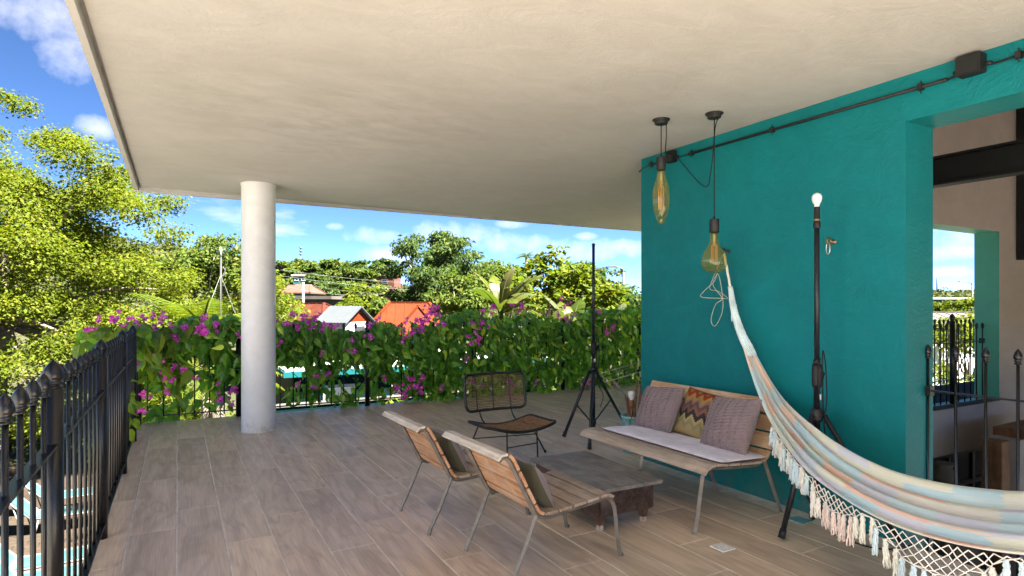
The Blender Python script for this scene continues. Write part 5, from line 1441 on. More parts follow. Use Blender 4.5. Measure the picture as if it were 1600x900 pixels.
for i, (x, y, t, r, lab) in enumerate([(640, 612, 10.6, 0.45, 'sunlit shrub low behind the middle of the hedge'), (800, 612, 10.8, 0.6, 'sunlit shrub behind the rattan chair'), (850, 610, 11.2, 0.6, 'sunlit shrub behind the hedge right of the rattan chair'), (915, 600, 11.6, 0.6, 'sunlit shrub behind the bare light stand'), (960, 595, 12, 0.6, 'sunlit shrub behind the clothes airer'), (1505, 575, 17.5, 0.9, 'lime shrub beyond the balcony railing in the window'), (1475, 590, 16.5, 0.7, 'small flowering shrub beyond the balcony at the window edge')]):
    p = at(x, y, t); shrub(lab, (p.x, p.y, GROUND_Z), r, p.z - GROUND_Z + 0.25, 700, 0.13, MT['leaf_bright'], 130 + i, 0.9, 25 if i in (1, 6) else 0)

# ------------------------------------------------------------------ the flowering vine on the far railing
vn = thing('flowering_vine', 'dense green vine with magenta flowers climbing over the far railing', 'vine', (3.5, EDGE_Y + 0.1, -0.1))
VO = np.array(vn.location)
leaf_v = np.array([(0, 0, 0), (0.20, 0.07, -0.10), (0.27, 0.06, -0.33), (0.15, 0.02, -0.68), (0.0, -0.14, -1.05), (-0.15, 0.02, -0.68), (-0.27, 0.06, -0.33), (-0.20, 0.07, -0.10), (0, 0.0, -0.33), (0, -0.03, -0.68)])
leaf_f3 = np.array([(0, 8, 1), (1, 8, 2), (2, 8, 9), (2, 9, 3), (3, 9, 4), (0, 7, 8), (7, 6, 8), (6, 9, 8), (6, 5, 9), (5, 4, 9)])
rngv = np.random.default_rng(77)
def vtop(x): return 1.17 + 0.07 * np.sin(x * 1.9 + 0.5) + 0.06 * np.sin(x * 5.3) + 0.035 * np.sin(x * 13.1) + np.clip((x - 3.0) * 0.045, 0, 0.16)
def vbot(x): return np.where(x > 4.2, 0.02, np.where(x > 2.9, 0.04 + 0.06 * np.sin(x * 7), np.where(x > 1.2, 0.52 + 0.14 * np.sin(x * 6.1 + 1), 0.50 + 0.10 * np.sin(x * 8.0))))
N = 12500
xs = rngv.uniform(-0.75, 8.9, N)
t_, bo = vtop(xs), vbot(xs)
zs = bo + (t_ - bo) * rngv.random(N) ** 0.85
ys = EDGE_Y + 0.04 + rngv.normal(0, 0.14, N)
# holes: a smooth random field opens gaps
fld = np.sin(xs * 3.1 + 1.3 * np.sin(zs * 4)) * np.cos(zs * 6.3 + 0.8 * np.sin(xs * 2.2)) + 0.5 * np.sin(xs * 7.7 + zs * 9)
lowness = (zs - bo) / (t_ - bo)
keep = np.where(xs > 3.0, fld < 1.4, fld < 0.75) & ~((xs < 2.9) & (lowness < 0.35) & (fld > 0.1))
xs, zs, ys = xs[keep], zs[keep], ys[keep]
# hanging sprays below the band, and shoots
def spray(cx, cz, rx, rz, n_):
    return rngv.normal(cx, rx, n_), rngv.normal(cz, rz, n_), rngv.normal(EDGE_Y + 0.08, 0.08, n_)
for (px, py, n_, sx_, sz_) in [(250, 640, 26, .10, .08), (335, 600, 34, .10, .12), (300, 625, 14, .07, .06), (460, 615, 30, .12, .06), (495, 615, 34, .10, .07), (525, 600, 40, .12, .14), (550, 618, 20, .07, .05), (590, 600, 60, .14, .14), (545, 635, 8, .04, .02), (620, 580, 80, .18, .16), (660, 590, 80, .2, .16), (700, 590, 110, .2, .2), (600, 560, 60, .15, .15)]:
    p = on_y(px, py, EDGE_Y)
    a_, b__, c_ = spray(p.x, p.z, sx_, sz_, n_)
    xs, zs, ys = np.concatenate([xs, a_]), np.concatenate([zs, b__]), np.concatenate([ys, c_])
# the end that spills round the corner over the left railing
n_ = 240
q = rngv.random(n_)
xs = np.concatenate([xs, -0.42 + rngv.normal(0, 0.16, n_) - 0.25 * q]); ys = np.concatenate([ys, EDGE_Y - 0.9 * rngv.random(n_) * (1 - q * 0.5)]); zs = np.concatenate([zs, 1.16 - 0.32 * rngv.random(n_) ** 1.3])
zs = np.maximum(zs, 0.06)
Np = len(xs)
P = np.stack([xs, ys, zs], 1)
faz = rngv.normal(0, 0.8, Np) + np.where(rngv.random(Np) < 0.5, 0, math.pi) * 0
Rm = rots(rngv, Np, rngv.normal(-0.35, 0.45, Np), rngv.normal(0, 0.55, Np), faz)
S = rngv.uniform(0.07, 0.175, Np)
S[-n_:] *= 1.25
S = np.where(xs < 1.2, S * 1.3, S)
# leaves nearest the viewer become single parts
front = np.argsort(ys - 0.9 * S * 3 + np.where(xs < 2.8, -0.05, 0))
idx_single = front[:300]; idx_rest = front[300:]
V_, F_ = scatter(leaf_v, leaf_f3, P[idx_rest] - VO, Rm[idx_rest], S[idx_rest])
fo = np_obj('foliage', V_, F_, MT['vine'], vn, False); fo['kind'] = 'stuff'
lm = np_mesh('leaf', leaf_v, leaf_f3, MT['vine_single'], False); lm2 = np_mesh('leaf', leaf_v, leaf_f3, MT['vine_fresh'], False)
rg = random.Random(4)
for i in idx_single:
    o = link(bpy.data.objects.new('leaf', lm2 if (P[i][0] < 0.2 and rg.random() < 0.55) or rg.random() < 0.1 else lm)); o.parent = vn
    M4 = Matrix(Rm[i].tolist()).to_4x4(); M4 = Matrix.Translation(Vector((P[i] - VO).tolist())) @ M4 @ Matrix.Diagonal((S[i], S[i], S[i], 1))
    o.matrix_local = M4
m = MB()
for i in range(46):
    x0 = rg.uniform(-0.6, 8.6); z0 = rg.uniform(0.5, 1.0); y0 = EDGE_Y + rg.uniform(-0.02, 0.2)
    pts_ = [Vector((x0, y0, z0))]
    d = Vector((rg.choice([-1, 1]) * rg.uniform(0.3, 1), rg.uniform(-.15, .15), rg.uniform(-0.6, 0.5)))
    for j in range(5): pts_.append(pts_[-1] + d * 0.16 + Vector((rg.uniform(-.05, .05), rg.uniform(-.03, .03), rg.uniform(-.06, .05))))
    m.tube(catmull(pts_, 3), 0.0045, 5)
for x0 in (0.9, 2.45, 3.2, 4.1, 4.9, 5.7, 6.6, 7.4):
    m.tube(catmull([(x0, EDGE_Y + 0.22, GROUND_Z + 0.05), (x0 + 0.1, EDGE_Y + 0.2, -1.0), (x0 - 0.05, EDGE_Y + 0.16, 0.1), (x0 + 0.1, EDGE_Y + 0.12, 0.9)], 5), 0.012, 6)
m.build('stems', MT['stem'], vn, True)
# curling tendril at the corner
tdr = [on_y(228, 545, EDGE_Y - 0.3), on_y(232, 560, EDGE_Y - 0.3), on_y(240, 570, EDGE_Y - 0.3), on_y(242, 574, EDGE_Y - 0.3), on_y(236, 578, EDGE_Y - 0.3), on_y(230, 575, EDGE_Y - 0.3), on_y(233, 571, EDGE_Y - 0.3)]
m = MB(); m.tube(catmull(tdr, 5), 0.004, 5); m.build('tendril', MT['vine_fresh'], vn, True)
# flower clusters
def flower_mesh(seed, nfl, spread):
    rg = random.Random(seed); m = MB()
    for f in range(nfl):
        c_ = Vector((rg.gauss(0, spread), rg.gauss(0, spread * 0.5), rg.gauss(0, spread * 0.7)))
        ax = Vector((rg.gauss(0, 0.5), -0.8 + rg.gauss(0, 0.4), rg.gauss(0.15, 0.5))).normalized()
        u = ax.orthogonal().normalized(); w = ax.cross(u)
        r_ = rg.uniform(0.024, 0.036); ph = rg.uniform(0, 6)
        for p_ in range(5):
            a = ph + p_ * 2 * math.pi / 5
            d0 = u * math.cos(a) + w * math.sin(a); d1 = u * math.cos(a + 0.55) + w * math.sin(a + 0.55); d2 = u * math.cos(a - 0.55) + w * math.sin(a - 0.55)
            m.add([c_ - ax * 0.012, c_ + d2 * r_ * 0.72 + ax * 0.006, c_ + d0 * r_ * 1.05 + ax * 0.003 * rg.uniform(-2, 3), c_ + d1 * r_ * 0.72 + ax * 0.006], [(0, 1, 2, 3)])
        m.tube([c_ - ax * 0.045, c_ - ax * 0.008], [0.003, 0.008], 5, False)
    return m.mesh('flower_cluster', MT['petal'])
FLM = [flower_mesh(1, 5, 0.033), flower_mesh(2, 7, 0.042), flower_mesh(3, 3, 0.024), flower_mesh(4, 12, 0.058)]
FLP = [(192, 497, 1), (213, 505, 2), (203, 510, 2), (223, 495, 2), (190, 512, 2), (240, 502, 1), (257, 493, 2), (250, 500, 2), (270, 517, 1), (282, 521, 1), (313, 516, 3), (330, 514, 1), (320, 505, 1), (205, 560, 1), (200, 570, 1), (196, 578, 2), (225, 548, 1), (252, 564, 2), (265, 582, 1), (278, 586, 1), (272, 574, 2), (307, 590, 2), (262, 613, 2), (223, 627, 1), (220, 643, 2), (352, 618, 1), (364, 619, 1), (344, 597, 2), (376, 525, 2), (437, 505, 1), (460, 500, 1), (470, 504, 1), (490, 498, 1), (497, 510, 1), (509, 512, 1), (438, 535, 2), (491, 497, 2), (524, 511, 2), (578, 518, 1), (582, 506, 2), (590, 500, 2), (552, 540, 1), (503, 551, 2), (513, 583, 2), (493, 588, 2), (465, 602, 2), (489, 605, 2), (633, 508, 1), (640, 523, 2), (630, 533, 2), (652, 515, 1), (660, 500, 3), (655, 508, 1), (673, 490, 3), (680, 483, 3), (690, 499, 1), (627, 611, 1), (634, 613, 1), (620, 608, 2), (643, 597, 1), (652, 592, 1), (657, 605, 2), (657, 613, 2), (600, 590, 2), (690, 607, 2), (742, 533, 1), (738, 529, 1), (746, 505, 1), (744, 520, 2), (765, 508, 2), (762, 483, 1), (770, 478, 2), (808, 478, 1), (814, 475, 2), (880, 473, 1), (890, 473, 2), (877, 495, 1), (893, 497, 1), (935, 487, 2), (953, 515, 1), (950, 518, 2), (917, 597, 1), (914, 603, 1), (838, 597, 2), (745, 600, 1), (800, 600, 1), (798, 607, 1), (962, 600, 2), (730, 560, 2), (175, 500, 2), (152, 508, 1), (140, 515, 2)]
for i, (px, py, kf) in enumerate(FLP):
    yy = EDGE_Y - 0.26 - 0.12 * rg.random()
    if px < 222: yy = EDGE_Y - 0.5
    p = on_y(px, py, yy)
    o = link(bpy.data.objects.new('flower_cluster', FLM[kf])); o.parent = vn
    o['kind'] = 'stuff'
    o.location = p - vn.location; o.rotation_euler = (rg.uniform(-.4, .4), rg.uniform(0, 6), rg.uniform(-.5, .5))
# fresh shoots at the corner, leaf by leaf
for (px, py, n_, yy) in [(178, 525, 5, 7.2), (215, 540, 5, 7.6), (200, 600, 4, 7.0), (198, 632, 7, 6.6), (204, 660, 6, 6.7), (196, 580, 4, 7.0), (150, 520, 4, 7.4), (205, 515, 5, 7.5), (265, 600, 6, 8.2), (283, 603, 6, 8.2)]:
    for j in range(n_):
        p = on_y(px + rg.gauss(0, 7), py + rg.gauss(0, 7), yy)
        o = link(bpy.data.objects.new('leaf', lm2)); o.parent = vn
        s_ = rg.uniform(0.08, 0.155)
        o.location = p - vn.location; o.rotation_euler = (rg.gauss(-0.3, 0.4), rg.gauss(0, 0.6), rg.gauss(0.2, 0.7)); o.scale = (s_, s_, s_)
m = MB(); m.tube(catmull([on_y(190, 545, 7.3), on_y(196, 590, 7.0), on_y(199, 625, 6.6), on_y(206, 665, 6.7)], 6), 0.003, 5); m.tube(catmull([on_y(230, 520, 8.1), on_y(200, 512, 7.7), on_y(160, 515, 7.4), on_y(138, 522, 7.4)], 6), 0.004, 5)
m.build('shoot_stems', MT['vine_fresh'], vn, True)

# ------------------------------------------------------------------ sun loungers in the yard
def lounger():
    root = thing('sun_lounger', '', 'sun lounger', (0, 0, 0), 0, 'turquoise sun loungers in the yard')
    L0, L1, hw, z = 0.0, 1.32, 0.31, 0.34
    m = MB()
    for s in (-1, 1): m.tube([(L0 - 0.02, s * hw, z), (L1, s * hw, z)], 0.017, 8)
    m.tube([(L1, -hw, z), (L1, hw, z)], 0.017, 8); m.tube([(L0, -hw, z), (L0, hw, z)], 0.014, 8); m.build('frame', MT['lounger_white'], root)
    for x in (0.12, L1 - 0.14):
        for s in (-1, 1): m = MB(); m.tube([(x, s * (hw - 0.01), z - 0.012), (x - 0.06, s * hw, 0.012)], 0.015, 8); m.build('leg', MT['lounger_white'], root)
    m = MB(); vs, fs = [], []
    for i in range(13):
        x = L0 + (L1 - L0) * i / 12
        for j in range(7):
            y = -0.295 + 0.59 * j / 6; vs.append((x, y, z + 0.018 - 0.02 * math.sin(math.pi * j / 6)))
    for i in range(12):
        for j in range(6): a = i * 7 + j; fs.append((a, a + 1, a + 8, a + 7))
    m.add(vs, fs, True); o = m.build('bed_sling', MT['sling'], root); sf = o.modifiers.new('thickness', 'SOLIDIFY'); sf.thickness = 0.012
    bk_ = MB(); a_ = R(48); bl = 0.72
    d = Vector((-math.cos(a_), 0, math.sin(a_)))
    for s in (-1, 1): bk_.tube([Vector((0, s * hw, z)), Vector((0, s * hw, z)) + d * bl], 0.016, 8)
    bk_.tube([Vector((0, -hw, z)) + d * bl, Vector((0, hw, z)) + d * bl], 0.016, 8); bf = bk_.build('back_frame', MT['lounger_white'], root)
    m = MB(); vs, fs = [], []
    nz_ = Vector((math.sin(a_), 0, math.cos(a_)))
    for i in range(9):
        for j in range(7): vs.append(d * (bl * i / 8) + Vector((0, -0.295 + 0.59 * j / 6, z)) + nz_ * (0.018 - 0.02 * math.sin(math.pi * j / 6)))
    for i in range(8):
        for j in range(6): a = i * 7 + j; fs.append((a, a + 1, a + 8, a + 7))
    m.add(vs, fs, True); o = m.build('back_sling', MT['sling'], root); sf = o.modifiers.new('thickness', 'SOLIDIFY'); sf.thickness = 0.012
    m = MB(); m.tube([d * 0.45 + Vector((0, hw - 0.02, z)), (-0.12, hw - 0.02, 0.012)], 0.012, 6); m.tube([d * 0.45 + Vector((0, -hw + 0.02, z)), (-0.12, -hw + 0.02, 0.012)], 0.012, 6); m.build('back_prop', MT['lounger_white'], root)
    return root
lg0 = None
LPOS = [(46, 772, 'turquoise sun lounger farthest from the camera in the yard', -2.5), (30, 797, 'second farthest turquoise sun lounger in the yard', -2.5), (5, 868, 'turquoise sun lounger with its back raised, third from the back', -2.3), (-10, 893, 'turquoise sun lounger nearest the camera in the yard', -2.2)]
for i, (px, py, lab, X_) in enumerate(LPOS):
    yy = on_z(100, py, GROUND_Z + 0.42).y
    if lg0 is None: lg0 = o = lounger()
    else: o = copy_tree(lg0)
    o['label'] = lab; o.location = (X_, yy, GROUND_Z + 0.063); o.rotation_euler = (0, 0, R([3, -2, 2, -1][i]))

# ------------------------------------------------------------------ neighbouring houses
def house_box(root, c, ux, w, d, z0, z1, mat, name='wall'):
    """box centred at c (x,y), w along unit ux, d across"""
    m = MB(); uy = Vector((-ux.y, ux.x, 0)); M3 = Matrix((ux, uy, Vector((0, 0, 1)))).transposed()
    m.obox((c[0], c[1], (z0 + z1) / 2), (w, d, z1 - z0), M3); return m.build(name, mat, root, True)
def hip_roof(root, c, ux, w, d, z0, z1, mat, ridge, over=0.4, name='roof', ribs=True):
    uy = Vector((-ux.y, ux.x, 0)); C0 = Vector((c[0], c[1], 0))
    W_, D_ = w / 2 + over, d / 2 + over
    def pt(a, b_, z): return C0 + ux * a + uy * b_ + Vector((0, 0, z))
    m = MB(); th = 0.12
    vs = [pt(-W_, -D_, z0), pt(W_, -D_, z0), pt(W_, D_, z0), pt(-W_, D_, z0), pt(-ridge, 0, z1), pt(ridge, 0, z1)]
    vs2 = [v - Vector((0, 0, th)) for v in vs[:4]]
    m.add(vs + vs2, [(0, 1, 5, 4), (1, 2, 5), (2, 3, 4, 5), (3, 0, 4), (0, 6, 7, 1), (1, 7, 8, 2), (2, 8, 9, 3), (3, 9, 6, 0), (9, 8, 7, 6)])
    o = m.build(name, mat, root, True)
    if ribs:                         # standing ribs of the sheets, and ridge caps
        m = MB()
        for a_, b_ in ((vs[0], vs[4]), (vs[1], vs[5]), (vs[4], vs[5]), (vs[2], vs[5]), (vs[3], vs[4])):
            m.bar(a_ + Vector((0, 0, 0.03)), b_ + Vector((0, 0, 0.03)), 0.16, 0.05)
        k_ = int(2 * W_ / 0.45)
        for i in range(1, k_):
            x_ = -W_ + 2 * W_ * i / k_
            tmax = 1.0 if abs(x_) <= ridge else (W_ - abs(x_)) / (W_ - ridge)
            m.bar(pt(x_, -D_, z0 + 0.012), pt(x_, -D_ * (1 - tmax), z0 + (z1 - z0) * tmax + 0.012), 0.05, 0.03)
        m.build('roof_ribs', mat, o, True)
    return o
def windows(root, c, ux, d, zs_, xs_, w, h, frame=MT['roof_white']):
    uy = Vector((-ux.y, ux.x, 0)); C0 = Vector((c[0], c[1], 0)); M3 = Matrix((ux, uy, Vector((0, 0, 1)))).transposed()
    for x_ in xs_:
        p = C0 + ux * x_ - uy * (d / 2 + 0.01) + Vector((0, 0, zs_))
        m = MB()
        for (dx_, dz_, ww, hh) in ((0, h / 2, w + .16, .08), (0, -h / 2, w + .16, .08), (-w / 2, 0, .08, h - .08), (w / 2, 0, .08, h - .08)): m.obox(p + ux * dx_ + Vector((0, 0, dz_)) - uy * 0.03, (ww, 0.08, hh), M3)
        f = m.build('window', frame, root, True)
        m = MB(); m.obox(p, (w, 0.03, h), M3); m.build('pane', MT['pane'], f, True)
RT = Vector((CA, -SA, 0))          # towards picture right
def rot2(a): return Vector((RT.x * math.cos(a) - RT.y * math.sin(a), RT.x * math.sin(a) + RT.y * math.cos(a), 0))
# low house with flat white roof and turquoise edge just beyond the garden
YW = 18.9
fl, fr2 = on_y(443, 580, YW), on_y(700, 580, YW)
zr = at(500, 579, (YW / (CA - (500 - 800) / FPX * SA))).z
nb = thing('flat_roof_house', 'low house with white flat roof and turquoise edge behind the vine', 'house', ((fl.x + fr2.x) / 2, YW + 3, GROUND_Z))
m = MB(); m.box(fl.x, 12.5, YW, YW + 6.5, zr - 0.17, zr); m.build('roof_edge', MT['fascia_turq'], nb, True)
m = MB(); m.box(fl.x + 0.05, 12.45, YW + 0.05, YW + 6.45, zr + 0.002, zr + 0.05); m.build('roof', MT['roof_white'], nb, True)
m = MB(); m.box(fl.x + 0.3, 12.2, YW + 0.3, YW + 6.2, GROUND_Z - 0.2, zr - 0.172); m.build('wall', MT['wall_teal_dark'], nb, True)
for x_ in (fl.x + 1.2, fl.x + 3.4, fl.x + 5.6):
    m = MB(); m.box(x_, x_ + 1.0, YW + 0.24, YW + 0.295, GROUND_Z + 1.0, zr - 0.5); w_ = m.build('window', MT['roof_white'], nb, True)
    m = MB(); m.box(x_ + 0.07, x_ + 0.93, YW + 0.22, YW + 0.238, GROUND_Z + 1.07, zr - 0.57); m.build('pane', MT['pane'], w_, True)
# garden wall, teal with pale coping
gw = thing('garden_wall', 'teal garden wall with pale coping below the vine', 'wall', (4, 12.2, GROUND_Z))
zt = on_y(500, 629, 12.2).z
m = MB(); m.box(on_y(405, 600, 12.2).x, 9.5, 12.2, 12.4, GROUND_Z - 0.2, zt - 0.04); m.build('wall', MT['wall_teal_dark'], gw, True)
m = MB(); m.box(on_y(403, 600, 12.2).x, 9.52, 12.17, 12.43, zt - 0.038, zt); m.build('coping', MT['wall_grey'], gw, True)

def at_house(name, label, px, t, w, d, rot): 
    p = at(px, 478, t); return Vector((p.x, p.y, 0)), rot2(rot)
# red-brown hipped roof
c, ux = at_house('', '', 478, 33, 0, 0, R(-12)); g0 = gz(c)
h1 = thing('hip_roof_house', 'house with rusty red-brown hipped roof left of the tin roof', 'house', (c.x, c.y, g0))
house_box(h1, c, ux, 4.4, 4.6, g0 - 0.3, 0.35, MT['wall_cream'])
hip_roof(h1, c, ux, 4.4, 4.6, 0.30, at(0, 474, 33).z, MT['roof_rust'], 1.1, 0.35)
windows(h1, c, ux, 4.6, -0.8, (-1.3, 1.2), 0.9, 0.9)
# tin gable with orange gable end, its gable to the right
c, ux = at_house('', '', 540, 30, 0, 0, R(0)); g0 = gz(c)
h2 = thing('tin_roof_house', 'small white house with pale tin roof and orange gable', 'house', (c.x, c.y, g0))
ux = rot2(R(-20)); uy = Vector((-ux.y, ux.x, 0))
zr1, zr0 = at(0, 480, 30).z, at(0, 502, 30).z
house_box(h2, c, ux, 1.5, 2.1, g0 - 0.3, zr0 - 0.02, MT['roof_white'])
def P3(a_, b_, z): return Vector((c.x, c.y, 0)) + ux * a_ + uy * b_ + Vector((0, 0, z))
m = MB(); m.add([P3(0.75, -1.05, zr0), P3(0.75, 1.05, zr0), P3(0.75, 0, zr1 - 0.08), P3(0.68, -1.05, zr0), P3(0.68, 1.05, zr0), P3(0.68, 0, zr1 - 0.08)], [(0, 1, 2), (3, 5, 4), (0, 2, 5, 3), (1, 4, 5, 2), (0, 3, 4, 1)]); m.build('gable', MT['roof_orange'], h2, True)
for s in (-1, 1):
    m = MB(); e0_, e1_ = P3(-0.95, s * 1.28, zr0 - 0.10), P3(0.95, s * 1.28, zr0 - 0.10); r0_, r1_ = P3(-0.95, 0, zr1), P3(0.95, 0, zr1); up_ = Vector((0, 0, 0.06))
    m.add([e0_, e1_, r1_, r0_, e0_ + up_, e1_ + up_, r1_ + up_, r0_ + up_], [(0, 1, 2, 3), (7, 6, 5, 4), (0, 4, 5, 1), (1, 5, 6, 2), (3, 2, 6, 7), (0, 3, 7, 4)])
    rf = m.build('roof', MT['roof_tin'], h2, True)
    m = MB()
    for i in range(10): q_ = (i + 0.5) / 10; m.bar(e0_.lerp(e1_, q_) + up_ * 1.1, r0_.lerp(r1_, q_) + up_ * 1.1, 0.03, 0.03)
    m.build('roof_ribs', MT['roof_tin'], rf, True)
m = MB(); pw = P3(0.76, 0.1, zr0 - 0.45); M3 = Matrix((ux, uy, Vector((0, 0, 1)))).transposed(); m.obox(pw, (0.06, 0.9, 0.55), M3); w_ = m.build('window', MT['roof_white'], h2, True)
m = MB(); m.obox(pw + ux * 0.032, (0.02, 0.78, 0.43), M3); m.build('pane', MT['pane'], w_, True)
# orange hipped roof with a projecting wing
c, ux = at_house('', '', 640, 33, 0, 0, R(8)); g0 = gz(c)
h3 = thing('orange_roof_house', 'house with bright orange hipped roof behind the vine', 'house', (c.x, c.y, g0))
house_box(h3, c, ux, 3.6, 3.4, g0 - 0.3, 0.25, MT['wall_cream'])
hip_roof(h3, c, ux, 3.6, 3.4, 0.25, at(0, 473, 33).z, MT['roof_orange'], 1.05, 0.3)
cw = Vector(c) + Vector((-ux.y, ux.x, 0)) * -1.5 + ux * 0.5
house_box(h3, cw, ux, 1.7, 2.0, g0 - 0.3, 0.05, MT['wall_cream'], 'wing_wall')
hip_roof(h3, cw, Vector((-ux.y, ux.x, 0)), 2.0, 1.7, 0.0, at(0, 478, 31).z, MT['roof_orange'], 0.35, 0.3, 'wing_roof')
# concrete building with flat weathered roof
c, ux = at_house('', '', 487, 48, 0, 0, R(-4)); g0 = gz(c)
h4 = thing('concrete_building', 'weathered low concrete building with flat roof and louvred windows', 'building', (c.x, c.y, g0))
zt4 = at(0, 463, 48).z
house_box(h4, c, ux, 4.0, 3.0, g0 - 0.3, zt4 - 0.25, MT['wall_cream']); house_box(h4, c, ux, 4.6, 3.6, zt4 - 0.248, zt4, MT['wall_grey'], 'roof')
windows(h4, c, ux, 3.0, zt4 - 0.75, (-1.3, -0.1, 1.3), 0.75, 0.4, MT['wall_grey'])
# house with terracotta roof and turquoise walls
c, ux = at_house('', '', 468, 62, 0, 0, R(-6)); g0 = gz(c)
h5 = thing('turquoise_house', 'turquoise house with pale terracotta roof beside the wooden pole', 'house', (c.x, c.y, g0))
z5a, z5b = at(0, 458, 62).z, at(0, 445, 62).z
house_box(h5, c, ux, 3.6, 3.2, g0 - 0.3, z5a, MT['wall_turq']); hip_roof(h5, c, ux, 3.4, 3.2, z5a + 0.02, z5b, MT['wall_pink'], 1.2, 0.3)
windows(h5, c, ux, 3.2, z5a - 0.5, (-0.9, 0.6), 0.8, 0.4)
# turquoise house higher on the slope
c, ux = at_house('', '', 472, 95, 0, 0, R(5)); g0 = gz(c)
h6 = thing('hillside_house', 'small turquoise house with white roof up on the slope', 'house', (c.x, c.y, g0))
z6a, z6b = at(0, 432, 95).z, at(0, 430, 95).z
house_box(h6, c, ux, 2.1, 2.5, g0 - 0.5, z6a, MT['wall_turq']); house_box(h6, c, ux, 2.6, 3.0, z6a + 0.01, z6a + 0.22, MT['roof_white'], 'roof'); windows(h6, c, ux, 2.5, z6a - 0.5, (-0.5, 0.5), 0.5, 0.4)
# salmon building
c, ux = at_house('', '', 607, 70, 0, 0, R(-8)); g0 = gz(c)
h7 = thing('salmon_building', 'salmon pink building with one window left of the feathery tree', 'building', (c.x, c.y, g0))
z7 = at(0, 432, 70).z
house_box(h7, c, ux, 2.2, 2.4, g0 - 0.5, z7, MT['wall_pink']); house_box(h7, c, ux, 2.4, 2.6, z7 + 0.01, z7 + 0.12, MT['wall_grey'], 'roof'); windows(h7, c, ux, 2.4, z7 - 0.65, (-0.05,), 0.62, 0.45, MT['wall_grey'])
# unseen white house, added to bounce sunlight sideways onto the terrace
nh = thing('bounce_house', 'unseen white house added across the yard to bounce sunlight onto the terrace', 'house', (-8.0, -6, GROUND_Z))
cN = Vector((-8.2, -6, 0)); uN = Vector((0, -1, 0))
m = MB(); m.box(-10.2, -6.2, -14, 2.5, GROUND_Z - 0.2, 4.6); m.build('wall', MT['white'], nh, True)
m = MB(); m.box(-10.5, -5.9, -14.3, 2.8, 4.602, 4.8); m.build('roof', MT['roof_white'], nh, True)
for z_ in (-1.7, 1.6):
    for y_ in (-12, -8.5, -5, -1.5):
        m = MB(); m.box(-6.198, -6.15, y_ - 0.55, y_ + 0.55, z_ - 0.6, z_ + 0.6); f_ = m.build('window', MT['roof_white'], nh, True)
        m = MB(); m.box(-6.149, -6.14, y_ - 0.47, y_ + 0.47, z_ - 0.52, z_ + 0.52); m.build('pane', MT['pane'], f_, True)
# window view: white wall, grey roofs and a pale house
c = at(1490, 478, 30); ux = rot2(R(0)); g0 = gz(c)
h8 = thing('grey_roof_house', 'low white house with long grey roof seen through the inner window', 'house', (c.x, c.y, g0))
z8 = at(0, 497, 30).z
house_box(h8, c, ux, 7, 3, g0 - 0.3, z8 - 0.25, MT['wall_cream']); hip_roof(h8, c, ux, 7, 3, z8 - 0.24, z8 + 0.28, MT['wall_grey'], 2.6, 0.3); windows(h8, c, ux, 3, z8 - 1.2, (-1.5, 0.2, 1.8), 0.8, 0.8)
c = at(1470, 478, 62); g0 = gz(c)
h9 = thing('pale_house', 'pale turquoise house far off in the inner window view', 'house', (c.x, c.y, g0)); z9 = at(0, 468, 62).z
house_box(h9, c, ux, 4.0, 3, g0 - 0.4, z9, MT['wall_turq']); house_box(h9, c, ux, 4.6, 3.4, z9 + 0.01, z9 + 0.2, MT['roof_white'], 'roof'); windows(h9, c, ux, 3, z9 - 0.6, (-1, 0.6), 0.7, 0.5)
yw2 = on_y(1490, 560, 12.5)
bw = thing('boundary_wall', 'white boundary wall seen through the inner window railing', 'wall', (yw2.x, 12.5, GROUND_Z))
m = MB(); m.box(yw2.x - 6, yw2.x + 9, 12.5, 12.7, GROUND_Z - 0.2, on_y(1490, 533, 12.5).z); m.build('wall', MT['white'], bw, True)
m = MB(); m.box(yw2.x - 6.05, yw2.x + 9.05, 12.45, 12.75, on_y(1490, 533, 12.5).z + 0.002, on_y(1490, 533, 12.5).z + 0.08); m.build('coping', MT['wall_grey'], bw, True)

# ------------------------------------------------------------------ trees among the houses, hill wood
MID = [(500, 440, 75, 2.3, 2.6, 'leaf_dark'), (545, 440, 72, 2.4, 2.6, 'leaf_mid'), (520, 452, 66, 1.9, 2.0, 'leaf_dark'), (578, 440, 62, 1.6, 2.0, 'leaf_mid'), (600, 415, 105, 2.6, 2.4, 'leaf_dark'), (440, 425, 100, 3.0, 2.4, 'leaf_mid'), (570, 458, 46, 1.4, 1.6, 'leaf_bright'), (545, 475, 41, 1.2, 1.2, 'leaf_bright'), (595, 478, 42, 1.3, 1.3, 'leaf_mid'), (558, 488, 37, 0.9, 1.0, 'leaf_bright'), (470, 415, 130, 3.5, 3, 'leaf_mid'), (520, 418, 125, 3.6, 3, 'leaf_mid'), (560, 420, 120, 3.2, 2.8, 'leaf_dark')]
MLAB = ['dark round tree behind the concrete building', 'wide mid-green tree in the middle of the town view', 'dark tree right of the turquoise house', 'rounded tree directly left of the salmon building', 'dark tree standing above the salmon building', 'tree on the slope just right of the column', 'bright green tree above the tin roof', 'bright green bush left above the tin roof', 'green bush above the orange roof', 'lime bush touching the tin roof gable', 'hillside tree under the thin mast', 'hillside tree right of the thin mast', 'dark hillside tree on the ridge']
for i, (x, y, t, rw, rh, mt_) in enumerate(MID):
    c = at(x, y, t); pads = dome_pads(rng, (c.x, c.y, c.z - rh * 0.4), (rw, rw, rh), 26, rw * 0.22, rw * 0.4, -0.8)
    make_tree('town_tree', MLAB[i], (c.x, c.y, gz(c)), pads, 900 / rw ** 1.4, 0.0055 * t + 0.02, MT[mt_], 300 + i, group='trees among the houses', trunk_r=0.15, limbs=6)
